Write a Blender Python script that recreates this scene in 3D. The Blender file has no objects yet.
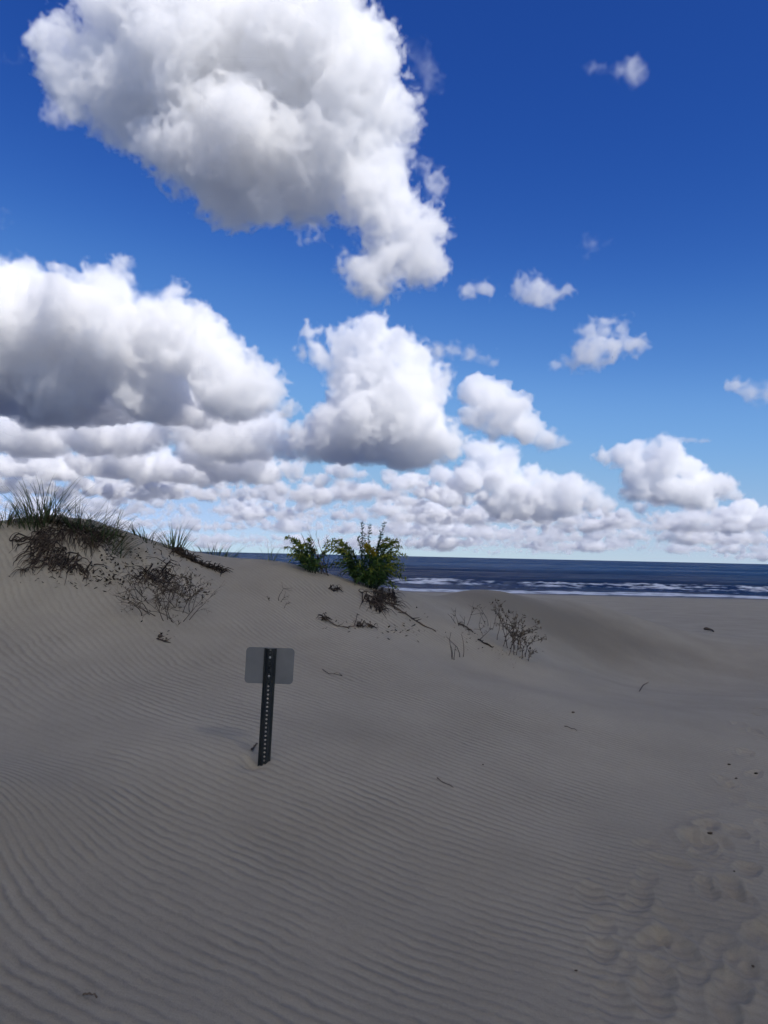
import bpy, math, random, time
import numpy as np
from mathutils import Vector, Matrix

# ------------------------------------------------------------------ basics
random.seed(7)
sc = bpy.context.scene
COL = sc.collection
R = math.radians
FPX = 759.0                      # focal length, in photo pixels
TILT, ROLL = R(3.29), R(1.27)
EYE = np.array([0.0, 0.0, 1.6])
_f = np.array([0, math.cos(TILT), math.sin(TILT)])
_u = np.array([0, -math.sin(TILT), math.cos(TILT)])
_r = np.array([1.0, 0, 0])
CR = _r * math.cos(ROLL) + _u * math.sin(ROLL)
CU = _u * math.cos(ROLL) - _r * math.sin(ROLL)


def at(px, py, d):
    """the world point seen in the direction of (px, py) at the forward distance d"""
    v = _f * FPX + CR * (px - 384) + CU * (512 - py)
    return EYE + v * (d / v[1])


def camera():
    cd = bpy.data.cameras.new('camera')
    cam = bpy.data.objects.new('camera', cd)
    COL.objects.link(cam)
    m = Matrix([[CR[i], CU[i], -_f[i], EYE[i]] for i in range(3)] + [[0, 0, 0, 1]])
    cam.matrix_world = m
    cd.sensor_fit = 'VERTICAL'
    cd.sensor_height = 24
    cd.lens = 24 * FPX / 1024
    cd.clip_start = 0.05
    cd.clip_end = 200000
    sc.camera = cam


camera()

# ------------------------------------------------------------------ light
SUN_AZ = R(140)      # clockwise from the view direction (+Y): to the right, a little behind
SUN_EL = R(42)
SUN_DIR = np.array([math.sin(SUN_AZ) * math.cos(SUN_EL), math.cos(SUN_AZ) * math.cos(SUN_EL), math.sin(SUN_EL)])


def lighting():
    w = bpy.data.worlds.new('World')
    sc.world = w
    w.use_nodes = True
    nt = w.node_tree
    bg = nt.nodes['Background']
    sky = nt.nodes.new('ShaderNodeTexSky')
    sky.sky_type = 'NISHITA'
    sky.sun_disc = False
    sky.sun_elevation = SUN_EL
    sky.sun_rotation = SUN_AZ
    sky.altitude = 0
    sky.air_density = 1.0
    sky.dust_density = 0.3
    sky.ozone_density = 3.0
    sky.altitude = 3000
    sky.dust_density = 0
    sky.ozone_density = 8
    # camera-like colour response of the sky: deeper blue high up, pale towards the horizon
    m1 = nt.nodes.new('ShaderNodeVectorMath'); m1.operation = 'SCALE'; m1.inputs['Scale'].default_value = 0.1
    cv = nt.nodes.new('ShaderNodeRGBCurve')
    m2 = nt.nodes.new('ShaderNodeVectorMath'); m2.operation = 'SCALE'; m2.inputs['Scale'].default_value = 10.0
    curves = (((0.03, 0.008), (0.053, 0.0185), (0.08, 0.058), (0.12, 0.13), (0.32, 0.30), (0.46, 0.36)),
              ((0.06, 0.035), (0.114, 0.076), (0.174, 0.171), (0.262, 0.296), (0.521, 0.42), (0.65, 0.47)),
              ((0.15, 0.19), (0.279, 0.328), (0.397, 0.468), (0.533, 0.578), (0.708, 0.59), (0.8, 0.6)))
    cv.mapping.use_clip = False
    for c, pts in zip(cv.mapping.curves, curves):
        for p in pts:
            c.points.new(*p)
        c.points[-1].location = (1.0, pts[-1][1] * 1.25)
    cv.mapping.update()
    nt.links.new(sky.outputs[0], m1.inputs[0]); nt.links.new(m1.outputs[0], cv.inputs[1])
    nt.links.new(cv.outputs[0], m2.inputs[0]); nt.links.new(m2.outputs[0], bg.inputs[0])
    bg.inputs[1].default_value = 0.10
    sd = bpy.data.lights.new('sun', 'SUN')
    sd.energy = 4.0
    sd.angle = R(0.53)
    sd.color = (1.0, 0.95, 0.87)
    so = bpy.data.objects.new('sun', sd)
    COL.objects.link(so)
    so.rotation_euler = Vector(SUN_DIR).to_track_quat('Z', 'Y').to_euler()


lighting()
sc.view_settings.view_transform = 'Standard'
sc.view_settings.look = 'None'
sc.view_settings.exposure = 0.35
sc.view_settings.gamma = 1
sc.view_settings.use_curve_mapping = False
cy = sc.cycles
cy.use_denoising = True
cy.use_adaptive_sampling = True
cy.adaptive_threshold = 0.025
cy.max_bounces = 32
cy.volume_bounces = 22
cy.diffuse_bounces = 3
cy.glossy_bounces = 2
cy.volume_step_rate = 2.0
cy.volume_preview_step_rate = 2.0
cy.volume_max_steps = 256

# ------------------------------------------------------------------ clouds
def spline_rows(n, cells):
    """n x (cells+3) cubic B-spline weights: smooth upsampling of a coarse random lattice"""
    t = np.linspace(0, cells, n, endpoint=False)
    i = np.minimum(t.astype(int), cells - 1)
    f = t - i
    w = np.stack([(1 - f) ** 3, 3 * f ** 3 - 6 * f ** 2 + 4, -3 * f ** 3 + 3 * f ** 2 + 3 * f + 1, f ** 3], 1) / 6
    M = np.zeros((n, cells + 3), np.float32)
    for k in range(4):
        M[np.arange(n), i + k] = w[:, k]
    return M


def octave(rng, shape, size):
    """smooth 3-D noise of about unit spread with features of `size` voxels"""
    cells = [max(1, int(math.ceil(n / s))) for n, s in zip(shape, size)]
    a = rng.standard_normal([c + 3 for c in cells]).astype(np.float32)
    for ax in range(3):
        a = np.moveaxis(np.tensordot(spline_rows(shape[ax], cells[ax]), a, (1, ax)), 0, ax)
    return a * 2.2


def cloud_material(dens, aniso=0.0):
    m = bpy.data.materials.new('cloud_vapour')
    m.use_nodes = True
    nt = m.node_tree
    nt.nodes.clear()
    out = nt.nodes.new('ShaderNodeOutputMaterial')
    pv = nt.nodes.new('ShaderNodeVolumePrincipled')
    pv.inputs['Color'].default_value = (0.995, 0.995, 0.995, 1)
    pv.inputs['Density'].default_value = dens
    pv.inputs['Anisotropy'].default_value = aniso
    nt.links.new(pv.outputs[0], out.inputs['Volume'])
    return m


def volume_from(name, dens, loc, rotz, size, mat):
    """a volume object of the given box size (centred on loc) filled from the array dens[x,y,z]"""
    nx, ny, nz = dens.shape
    me = bpy.data.meshes.new(name + '_lattice')
    me.vertices.add(nx * ny * nz)
    at_ = me.attributes.new('dens', 'FLOAT', 'POINT')
    at_.data.foreach_set('value', np.ascontiguousarray(dens, np.float32).ravel())
    lat = bpy.data.objects.new(name + '_lattice', me)      # data only: not linked to the scene
    g = bpy.data.node_groups.new(name, 'GeometryNodeTree')
    g.interface.new_socket('Geometry', in_out='INPUT', socket_type='NodeSocketGeometry')
    g.interface.new_socket('Geometry', in_out='OUTPUT', socket_type='NodeSocketGeometry')
    N, L = g.nodes.new, g.links.new
    out = N('NodeGroupOutput')
    oi = N('GeometryNodeObjectInfo'); oi.inputs[0].default_value = lat
    vc = N('GeometryNodeVolumeCube')
    hx, hy, hz = [s / 2 for s in size]
    vc.inputs['Min'].default_value = (-hx, -hy, -hz)
    vc.inputs['Max'].default_value = (hx, hy, hz)
    vc.inputs['Resolution X'].default_value = nx
    vc.inputs['Resolution Y'].default_value = ny
    vc.inputs['Resolution Z'].default_value = nz
    na = N('GeometryNodeInputNamedAttribute'); na.data_type = 'FLOAT'; na.inputs[0].default_value = 'dens'
    si = N('GeometryNodeSampleIndex'); si.data_type = 'FLOAT'; si.domain = 'POINT'
    L(oi.outputs['Geometry'], si.inputs['Geometry'])
    L(na.outputs[0], si.inputs['Value'])
    pos = N('GeometryNodeInputPosition')
    sep = N('ShaderNodeSeparateXYZ'); L(pos.outputs[0], sep.inputs[0])
    idx = None
    for ax, (n, h, stride) in enumerate(((nx, hx, ny * nz), (ny, hy, nz), (nz, hz, 1))):
        mr = N('ShaderNodeMapRange'); mr.clamp = True
        L(sep.outputs[ax], mr.inputs[0])
        mr.inputs[1].default_value = -h; mr.inputs[2].default_value = h
        mr.inputs[3].default_value = 0; mr.inputs[4].default_value = n - 1
        ro = N('FunctionNodeFloatToInt'); ro.rounding_mode = 'ROUND'
        L(mr.outputs[0], ro.inputs[0])
        mu = N('FunctionNodeIntegerMath'); mu.operation = 'MULTIPLY_ADD'
        L(ro.outputs[0], mu.inputs[0]); mu.inputs[1].default_value = stride; mu.inputs[2].default_value = 0
        if idx is not None:
            L(idx, mu.inputs[2])
        idx = mu.outputs[0]
    L(idx, si.inputs['Index'])
    L(si.outputs[0], vc.inputs['Density'])
    sm = N('GeometryNodeSetMaterial'); sm.inputs['Material'].default_value = mat
    L(vc.outputs[0], sm.inputs[0])
    L(sm.outputs[0], out.inputs[0])
    vd = bpy.data.volumes.new(name)
    vd.materials.append(mat)
    o = bpy.data.objects.new(name, vd)
    COL.objects.link(o)
    o.location = loc
    o.rotation_euler = (0, 0, rotz)
    md = o.modifiers.new('fill', 'NODES'); md.node_group = g
    o['kind'] = 'stuff'
    return o


def cloud(blobs, dist, base=None, **kw):
    """A cumulus of heaped lumps. blobs: (px, py, radius in px, depth offset in px[, flattening]) as seen from the beach, at
    `dist` metres; one 'px' out there is dist/FPX metres, so every lump has its real size and depth."""
    u = dist / FPX
    c0 = np.mean([[b[0], b[1]] for b in blobs], 0)
    cw = at(c0[0], c0[1], dist)
    bl = [((at(b[0], b[1], dist + b[3] * u) - cw) / u, b[2], b[4] if len(b) > 4 else 1.0) for b in blobs]
    zb = None if base is None else (at(c0[0], base, dist) - cw)[2] / u
    return heap('clouds', bl, cw, u, base=zb, **kw)


def heap(name, blobs, cw, u, vox=2.0, seed=1, rough=1.0, dens=0.30, edge=5.0, kids=9, grand=5, base=None, soft=0.0, fine=1.0, ns=1.0):
    """blobs: (centre in units of u metres about cw, radius, flattening)"""
    t0 = time.time()
    rng = np.random.default_rng(seed)
    P = np.array([b[0] for b in blobs]); Rr = np.array([b[1] for b in blobs], float); Q = np.array([b[2] for b in blobs], float)
    allp, allr, allq = [P], [Rr], [Q]
    def kidsof(P, Rr, Q, n, lo, hi):
        q, s, t = [], [], []
        for p, r, f in zip(P, Rr, Q):
            for _ in range(n):
                d = rng.standard_normal(3); d[2] = d[2] * 0.9 + 0.25; d /= np.linalg.norm(d)
                k = rng.uniform(lo, hi) * r
                q.append(p + d * (r - 0.45 * k) * np.array([1, 1, 0.95 * f])); s.append(k); t.append(0.5 + 0.5 * f)
        return np.array(q), np.array(s), np.array(t)
    P1, R1, Q1 = kidsof(P, Rr, Q, kids, 0.28, 0.5); allp.append(P1); allr.append(R1); allq.append(Q1)
    if grand:
        P2, R2, Q2 = kidsof(P1, R1, Q1, grand, 0.3, 0.5); allp.append(P2); allr.append(R2); allq.append(Q2)
    P = np.concatenate(allp); Rr = np.concatenate(allr); Q = np.concatenate(allq)
    pad = 8
    lo = (P - Rr[:, None]).min(0) - pad; hi = (P + Rr[:, None]).max(0) + pad
    n = np.ceil((hi - lo) / vox).astype(int) + 1
    S = np.full(n, -60.0, np.float32)
    ax = [lo[k] + np.arange(n[k]) * vox for k in range(3)]
    for p, r, f in zip(P, Rr, Q):
        e = r + 12
        a = [np.searchsorted(ax[k], [p[k] - e, p[k] + e]) for k in range(3)]
        X, Y, Z = np.meshgrid(*[(ax[k][a[k][0]:a[k][1]] - p[k]).astype(np.float32) for k in range(3)], indexing='ij')
        Z /= f
        d = r - np.sqrt(X * X + Y * Y + Z * Z)
        sl = tuple(slice(*q) for q in a)
        np.maximum(S[sl], d, out=S[sl])
    nv = lambda px: (max(2.0, px / vox),) * 3
    rr = rough * ns
    S += rr * (5.0 * octave(rng, n, nv(34 * ns)) + 3.4 * (0.6 - 1.3 * np.abs(octave(rng, n, nv(17 * ns)))))
    S += rr * fine * (2.4 * (0.6 - 1.3 * np.abs(octave(rng, n, nv(9 * ns)))) + 1.7 * (0.6 - 1.3 * np.abs(octave(rng, n, nv(5.2 * ns)))) + 0.8 * octave(rng, n, nv(3.2 * ns)))
    ed = edge * np.exp(0.8 * octave(rng, n, nv(55)))
    D = np.clip(S / ed + soft, 0, 1)
    D = D * D * (3 - 2 * D)
    if base is not None:       # flat underside at this picture height
        zb = base
        z = ax[2][None, None, :] + 5.0 * octave(rng, (n[0], n[1], 1), nv(40)) + 2.5 * octave(rng, (n[0], n[1], 1), nv(14))
        D *= np.clip((z - zb) / 7.0 + 0.5, 0, 1)
    D[[0, -1]] = 0; D[:, [0, -1]] = 0; D[:, :, [0, -1]] = 0
    size = (n - 1) * vox * u
    ctr = cw + (lo + (n - 1) * vox / 2) * u
    o = volume_from(name, D.astype(np.float32), ctr, 0, size, cloud_material(dens / u))
    print('cloud', n, 'filled %.2f' % (D > 0.01).mean(), '%.1fs' % (time.time() - t0))
    return o
# the big cloud high on the left, broken off towards the right
cloud([(62,50,30,0),(100,70,45,15),(140,85,62,20),(200,60,95,10),(290,55,88,0),(340,80,62,-20),(392,108,34,-10),(240,140,76,10),(315,150,64,0),(185,148,48,20),(225,185,36,10),(262,200,26,0),(365,190,46,0),(390,220,44,0),(410,245,38,0),(428,258,24,0),(385,255,34,0),(370,275,30,0),(352,262,20,0),(374,290,16,0),(190,-20,90,30),(280,-30,60,10)],
      2600, vox=1.75, seed=3, dens=0.066, edge=3.5, rough=1.7, fine=1.7, kids=5, grand=3)
for b in ([(412,44,10,0),(420,54,12,0),(427,68,12,0),(428,84,11,0),(420,98,12,0)], [(412,150,14,0),(420,162,16,0),(428,176,13,0),(432,192,9,0)], [(40,62,11,0),(22,58,10,0),(8,66,8,0)], [(2,226,9,0)], [(300,238,12,0),(312,225,10,0),(318,238,7,0)], [(60,112,8,0),(74,118,7,0)]):
    cloud(b, 2600, vox=1.3, seed=int(b[0][0]), dens=0.035, edge=10, rough=1.9, fine=1.3, kids=7, grand=2)
# the broad heap on the left with its grey underside
cloud([(-60,340,75,0),(-40,310,50,-20),(15,312,54,0),(60,306,46,-20),(105,300,44,-10),(110,340,50,0),(160,335,46,0),(185,345,40,-10),(215,375,34,-10),(245,388,30,-10),(268,396,22,0),(150,385,45,30),(60,370,60,40),(-30,385,60,50,.6),(30,402,55,120,.45),(100,405,55,120,.4),(170,405,50,100,.4),(230,405,38,50,.5),(285,408,14,0),(296,412,8,0)],
      4300, vox=1.75, seed=55, dens=0.085, edge=3, rough=1.25, fine=1.6, kids=8, grand=4, base=420)
# the grey-bottomed shelves below it
cloud([(-60,430,45,100,.5),(0,432,42,100,.5),(45,437,38,80,.5),(95,440,36,60,.5),(140,438,32,60,.6),(170,430,24,20),(195,430,30,0),(228,438,30,0,.8),(256,436,24,0),(275,444,14,0),(20,445,34,200,.4),(120,450,34,200,.4),(200,450,34,150,.4),(250,452,26,150,.4)],
      5600, vox=1.6, seed=6, dens=0.09, edge=3, rough=1.2, fine=1.6, ns=0.85, base=462, kids=12)
cloud([(-30,464,34,60,.4),(10,468,34,90,.4),(50,468,36,90,.4),(85,463,26,0,.6),(110,468,36,40,.4),(150,470,36,60,.4),(190,471,36,40,.4),(228,468,30,0,.5),(262,473,26,0,.45),(295,470,20,0,.6),(130,460,18,-20,.7),(205,460,18,-20,.7)],
      7000, vox=1.5, seed=36, dens=0.11, edge=3, rough=1.2, fine=1.6, ns=0.7, base=486, kids=12)
# the heap in the middle and its neighbours
cloud([(302,355,17,0),(320,353,22,0),(340,348,24,0),(370,343,25,0),(398,350,24,-5),(418,362,22,0),(372,375,36,5),(425,378,24,0),(350,378,28,0),(405,395,40,5),(435,390,22,0),(370,415,42,15),(335,428,32,20,.8),(415,430,34,0),(440,436,26,-10),(310,442,22,20,.8),(350,448,40,60,.4),(400,450,35,40,.5),(452,442,16,0)],
      5000, vox=1.5, seed=8, dens=0.095, edge=2.8, rough=1.1, fine=1.7, base=464, kids=8)
cloud([(478,392,16,0),(492,402,20,0),(510,414,20,0),(478,415,16,0),(500,425,16,0),(525,430,16,0,.8),(545,439,12,0,.7),(563,444,7,0,.7)], 5200, vox=1.3, seed=9, dens=0.10, edge=3, rough=0.85, fine=1.4)
cloud([(438,351,14,0,.7),(455,349,16,0,.7),(470,352,16,0,.8),(482,358,13,0,.8),(493,363,9,0,.7)], 4300, vox=1.2, seed=10, dens=0.06, edge=6, rough=1.0, fine=1.5)
cloud([(500,286,10,0,.8),(515,288,14,0,.9),(533,291,17,0,.9),(550,292,13,0,.8),(565,290,8,0,.8),(485,290,15,0,.7),(468,291,14,0,.7),(540,300,12,0,.8)], 3600, vox=1.3, seed=11, dens=0.065, edge=7, rough=1.05, fine=1.6)
cloud([(558,366,12,0,.7),(570,360,14,0,.8),(584,354,16,0),(600,350,17,0,.9),(615,348,16,0,.9),(632,345,15,0,.8),(622,330,12,0),(606,331,13,0,.8),(590,331,11,0,.8),(630,319,9,0)], 4200, vox=1.3, seed=12, dens=0.055, edge=7, rough=1.15, fine=1.6)
cloud([(630,75,12,0),(620,74,8,0),(604,72,8,0,.6),(590,70,6,0)], 2600, vox=1.2, seed=13, dens=0.035, edge=10, rough=1.1, fine=1.5)
cloud([(592,245,13,0),(586,256,9,0),(606,242,9,0,.6)], 3200, vox=1.2, seed=14, dens=0.045, edge=9, rough=1.0, fine=1.5)
cloud([(735,386,9,0,.5),(752,392,11,0,.7),(768,394,12,0),(785,388,12,0)], 4300, vox=1.3, seed=15, dens=0.055, edge=7, rough=1.1, fine=1.5)
cloud([(690,440,9,0,.3),(705,441,8,0,.3)], 5200, vox=1.2, seed=35, dens=0.05, edge=6, rough=0.6, fine=1.3)
# heaps low in the middle and on the right
cloud([(478,450,16,0),(490,452,18,0),(508,456,18,0),(530,476,17,0),(500,475,22,0),(545,487,20,0),(520,492,24,0),(570,496,19,0),(592,502,14,0),(550,505,22,10,.7),(505,505,22,10,.6),(608,508,12,0),(470,470,14,0)],
      8000, vox=1.3, seed=16, dens=0.12, edge=2.5, rough=1.0, fine=1.4, ns=0.7, base=530, kids=9)
cloud([(606,455,12,0),(620,455,15,0),(637,452,16,0),(652,451,14,0),(668,460,21,-8),(690,468,17,-8,.8),(655,470,22,0),(640,478,20,0),(665,490,26,0,.7),(700,487,20,0),(722,488,16,0,.8),(735,494,10,0,.8),(640,494,18,0),(690,496,24,0,.6)],
      7000, vox=1.3, seed=17, dens=0.12, edge=2.5, rough=1.0, fine=1.4, ns=0.7, base=506, kids=9)


def bank(dist, x0, x1, base, hmin, hmax, step, seed, depth=60, dens=0.18, vox=1.2, flat=0.55):
    """a row of small fair-weather heaps over the sea"""
    rng = np.random.default_rng(seed)
    bl = []
    x = x0
    while x < x1:
        h = rng.uniform(hmin, hmax) * (1.25 if rng.random() < 0.2 else 1.0); w = h * rng.uniform(1.2, 3.4)
        dz = rng.uniform(-depth, depth)
        for k in range(int(8 + w / h * 8)):
            q = rng.uniform(-1, 1)
            r = h * (0.36 - 0.13 * abs(q)) * rng.uniform(0.45, 1.2)
            up = rng.uniform(0, 1) ** 1.4 * (1 - abs(q) ** 1.5) * h * 1.1
            bl.append((x + q * w, base + 0.022 * (x - 384) - r * flat - up, r, dz + rng.uniform(-1, 1) * h * 1.5, rng.uniform(0.55, 0.9)))
        x += step * rng.uniform(0.4, 1.5)
    return cloud(bl, dist, vox=vox, seed=seed, dens=dens, edge=2.2, rough=1.1, fine=1.3, ns=0.5, base=base + 1, kids=5, grand=1)


bank(8500, -40, 480, 504, 16, 30, 26, 21, depth=110)
bank(9500, 420, 800, 528, 14, 30, 20, 22, depth=80)
bank(11500, -40, 480, 520, 12, 24, 20, 23, depth=110)
bank(13500, 400, 800, 538, 10, 22, 17, 24, depth=80)
bank(17000, -40, 520, 533, 7, 15, 14, 25, depth=100, vox=1.05)
bank(20000, 420, 800, 545, 6, 13, 11, 27, depth=80, vox=1.05)
bank(30000, -40, 800, 545, 4, 8, 8, 26, depth=80, vox=1.0)
bank(45000, -40, 800, 550, 2.5, 5, 6, 28, depth=50, vox=0.8)
# unseen clouds shaped for the light: a broad sheet behind and to the right that keeps the sun off the beach,
# and sunlit heaps added to the left and behind to fill the shade with white light
def shade_cloud():
    rng = np.random.default_rng(77)
    u = 15.0
    bl = []
    for gx in np.arange(-1500, 2700, 260):
        for gy in np.arange(-2900, -750, 260):
            r = rng.uniform(230, 300)
            bl.append((np.array([gx + rng.uniform(-60, 60), gy + rng.uniform(-40, 40), 950 + rng.uniform(-30, 40)]) / u, r / u, 0.5))
    for gx in np.arange(-1400, 2700, 150):
        r = rng.uniform(130, 170)
        bl.append((np.array([gx, -700 + rng.uniform(-30, 30), 930]) / u, r / u, 0.6))
    heap('clouds', bl, np.zeros(3), u, vox=3.0, seed=77, dens=SHADE, edge=5, rough=0.7, kids=3, grand=0)


def fill_clouds():
    rng = np.random.default_rng(78)
    u = 15.0
    for az, dist, alt, rad in ((-62, 2100, 1250, 520), (-92, 1500, 1300, 520), (-125, 2000, 1400, 560), (-20, 350, 1500, 430), (-160, 900, 1750, 420)):
        c = np.array([dist * math.sin(R(az)), dist * math.cos(R(az)), alt])
        bl = []
        for k in range(16):
            o = rng.standard_normal(3) * np.array([0.5, 0.5, 0.28]) * rad
            bl.append((o / u, rad * rng.uniform(0.4, 0.6) / u, 0.9))
        heap('clouds', bl, c, u, vox=2.4, seed=int(200 + az), dens=0.25, edge=4, rough=0.8, kids=5, grand=0)


SHADE = 0.115
shade_cloud()
fill_clouds()
# ------------------------------------------------------------------ helpers
def tag(o, label=None, cat=None, group=None, kind=None):
    for k, v in (('label', label), ('category', cat), ('group', group), ('kind', kind)):
        if v:
            o[k] = v
    return o


def noise2(x, y, seed=0):
    """gradient noise, about -0.7..0.7"""
    rs = np.random.RandomState(seed)
    perm = rs.permutation(1024)
    ang = rs.uniform(0, 2 * math.pi, 1024)
    gx, gy = np.cos(ang), np.sin(ang)
    x = np.asarray(x, float); y = np.asarray(y, float)
    xi = np.floor(x).astype(int); yi = np.floor(y).astype(int)
    fx, fy = x - xi, y - yi
    u = fx ** 3 * (fx * (fx * 6 - 15) + 10); v = fy ** 3 * (fy * (fy * 6 - 15) + 10)
    def g(a, b):
        h = perm[(perm[(xi + a) & 1023] + yi + b) & 1023]
        return gx[h] * (fx - a) + gy[h] * (fy - b)
    return (g(0, 0) * (1 - u) + g(1, 0) * u) * (1 - v) + (g(0, 1) * (1 - u) + g(1, 1) * u) * v


def sstep(a, b, x):
    t = np.clip((x - a) / (b - a), 0, 1)
    return t * t * (3 - 2 * t)


class Shape:
    """collects triangles, ribbons and tubes; build() links them as one mesh object"""
    def __init__(self):
        self.v, self.f, self.t = [], [], []

    def add(self, vs, fs, tint=0.5):
        n = len(self.v)
        self.v += [tuple(map(float, p)) for p in vs]
        self.t += [tint] * len(vs) if not hasattr(tint, '__len__') else list(tint)
        self.f += [tuple(i + n for i in f) for f in fs]

    def tube(self, pts, rad, sides=5, tint=0.5, cap=True):
        pts = [np.asarray(p, float) for p in pts]
        if not hasattr(rad, '__len__'):
            rad = [rad] * len(pts)
        vs = []
        d0 = pts[-1] - pts[0]
        ref = np.array([0.31, 0.2, 0.93]) if abs(d0[2]) < 0.8 * np.linalg.norm(d0) else np.array([0.9, 0.3, 0.1])
        for i, p in enumerate(pts):
            d = pts[min(i + 1, len(pts) - 1)] - pts[max(i - 1, 0)]
            d = d / (np.linalg.norm(d) + 1e-9)
            a = np.cross(d, ref); a /= np.linalg.norm(a) + 1e-9
            b = np.cross(d, a)
            for k in range(sides):
                q = 2 * math.pi * k / sides
                vs.append(p + rad[i] * (math.cos(q) * a + math.sin(q) * b))
        fs = []
        for i in range(len(pts) - 1):
            for k in range(sides):
                k2 = (k + 1) % sides
                fs.append((i * sides + k, i * sides + k2, (i + 1) * sides + k2, (i + 1) * sides + k))
        if cap:
            fs.append(tuple(range(sides))[::-1]); fs.append(tuple((len(pts) - 1) * sides + k for k in range(sides)))
        self.add(vs, fs, tint)

    def ribbon(self, pts, wid, side, tint=0.5, fold=0.35):
        """a tapering grass blade or leaf, slightly V-folded along its midrib"""
        pts = [np.asarray(p, float) for p in pts]
        n = len(pts)
        vs = []
        side = np.asarray(side, float)
        for i, p in enumerate(pts):
            d = pts[min(i + 1, n - 1)] - pts[max(i - 1, 0)]
            d = d / (np.linalg.norm(d) + 1e-9)
            s = side - d * np.dot(side, d); s /= np.linalg.norm(s) + 1e-9
            nr = np.cross(d, s)
            w = wid[i] / 2
            vs += [p - s * w, p + nr * w * fold, p + s * w]
        fs = []
        for i in range(n - 1):
            a, b = i * 3, i * 3 + 3
            fs += [(a, a + 1, b + 1, b), (a + 1, a + 2, b + 2, b + 1)]
        self.add(vs, fs, tint)

    def build(self, name, mat, parent=None, origin=(0, 0, 0), smooth=True):
        o3 = np.asarray(origin, float)
        me = bpy.data.meshes.new(name)
        me.from_pydata([tuple(np.asarray(p) - o3) for p in self.v], [], self.f)
        a = me.attributes.new('tint', 'FLOAT', 'POINT')
        a.data.foreach_set('value', np.array(self.t, np.float32))
        if smooth:
            me.polygons.foreach_set('use_smooth', [True] * len(me.polygons))
        me.materials.append(mat)
        o = bpy.data.objects.new(name, me)
        COL.objects.link(o)
        if parent is None:
            o.location = tuple(o3)
        else:
            o.parent = parent
        return o


def empty(name, loc):
    o = bpy.data.objects.new(name, None)
    o.empty_display_size = 0.1
    COL.objects.link(o)
    o.location = tuple(map(float, loc))
    return o


def mat(name, c0, c1=None, rough=0.8, metal=0.0, trans=0.0, spec=0.3, scale=30.0):
    """principled material between two colours: by the mesh's own tint, roughened by fine noise"""
    m = bpy.data.materials.new(name)
    m.use_nodes = True
    nt = m.node_tree
    N, L = nt.nodes.new, nt.links.new
    bs = nt.nodes['Principled BSDF']
    bs.inputs['Roughness'].default_value = rough
    bs.inputs['Metallic'].default_value = metal
    bs.inputs['Specular IOR Level'].default_value = spec
    c1 = c1 or c0
    at_ = N('ShaderNodeAttribute'); at_.attribute_name = 'tint'
    no = N('ShaderNodeTexNoise'); no.inputs['Scale'].default_value = scale; no.inputs['Detail'].default_value = 4
    tc = N('ShaderNodeTexCoord'); L(tc.outputs['Object'], no.inputs['Vector'])
    ma = N('ShaderNodeMath'); ma.operation = 'MULTIPLY_ADD'
    L(no.outputs[0], ma.inputs[0]); ma.inputs[1].default_value = 0.7
    m2 = N('ShaderNodeMath'); m2.operation = 'SUBTRACT'; L(at_.outputs['Fac'], m2.inputs[0]); m2.inputs[1].default_value = 0.35
    L(m2.outputs[0], ma.inputs[2])
    cr = N('ShaderNodeMix'); cr.data_type = 'RGBA'
    L(ma.outputs[0], cr.inputs['Factor'])
    cr.inputs['A'].default_value = (*c0, 1); cr.inputs['B'].default_value = (*c1, 1)
    L(cr.outputs['Result'], bs.inputs['Base Color'])
    if trans:
        tr = N('ShaderNodeBsdfTranslucent'); L(cr.outputs['Result'], tr.inputs[0])
        mx = N('ShaderNodeMixShader'); mx.inputs[0].default_value = trans
        L(bs.outputs[0], mx.inputs[1]); L(tr.outputs[0], mx.inputs[2])
        L(mx.outputs[0], nt.nodes['Material Output'].inputs['Surface'])
    return m


# ------------------------------------------------------------------ the lie of the land
SEA_Z = -1.5
CTRL = [(0, 1024, 2.55), (384, 1024, 2.69), (768, 1024, 2.74), (-400, 1024, 2.5), (1100, 1024, 2.75),
        (0, 850, 3.62), (120, 850, 3.75), (384, 850, 3.95), (600, 850, 4.1), (768, 850, 4.28), (-300, 850, 3.4), (1050, 850, 4.4),
        (0, 764, 4.5), (130, 764, 4.6), (264, 764, 4.75), (400, 764, 4.95), (560, 764, 5.4), (768, 764, 6.0), (-250, 764, 4.3), (1000, 764, 6.3),
        (0, 700, 5.7), (200, 700, 5.9), (384, 700, 6.3), (560, 700, 7.2), (768, 700, 9.2), (-200, 700, 5.5), (1000, 700, 10.0),
        (0, 650, 6.8), (200, 650, 7.2), (384, 650, 7.8), (460, 650, 8.9), (530, 655, 9.9), (600, 650, 12.6), (768, 650, 15.0), (950, 650, 16.0),
        (0, 600, 7.7), (60, 600, 7.8), (100, 610, 7.7), (200, 610, 8.1), (300, 610, 8.7), (384, 615, 9.0), (440, 622, 9.4), (490, 640, 9.6),
        (0, 555, 8.3), (60, 555, 8.3), (120, 555, 8.7), (180, 575, 8.8), (230, 580, 9.2), (300, 583, 9.5), (360, 594, 9.6), (400, 600, 9.9), (440, 608, 10.6),
        (0, 522, 8.8), (50, 519, 8.8), (100, 527, 9.0), (150, 541, 9.5), (180, 550, 9.8), (231, 558.5, 10.2), (260, 560, 10.25), (287, 562.5, 10.3), (308, 569, 10.25), (331, 575.5, 10.2), (370, 585, 10.3), (410, 591.5, 10.8),
        (450, 594, 13.2), (480, 595.5, 14.3), (520, 597, 14.8), (560, 600, 15.2), (600, 607, 15.6), (650, 622, 15.8), (710, 640, 15.6),
        (470, 612, 11.2), (520, 627, 11.6), (560, 641, 12.0), (620, 654, 12.7), (680, 662, 13.4),
        (-200, 520, 8.8), (-200, 600, 7.6)]
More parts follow.
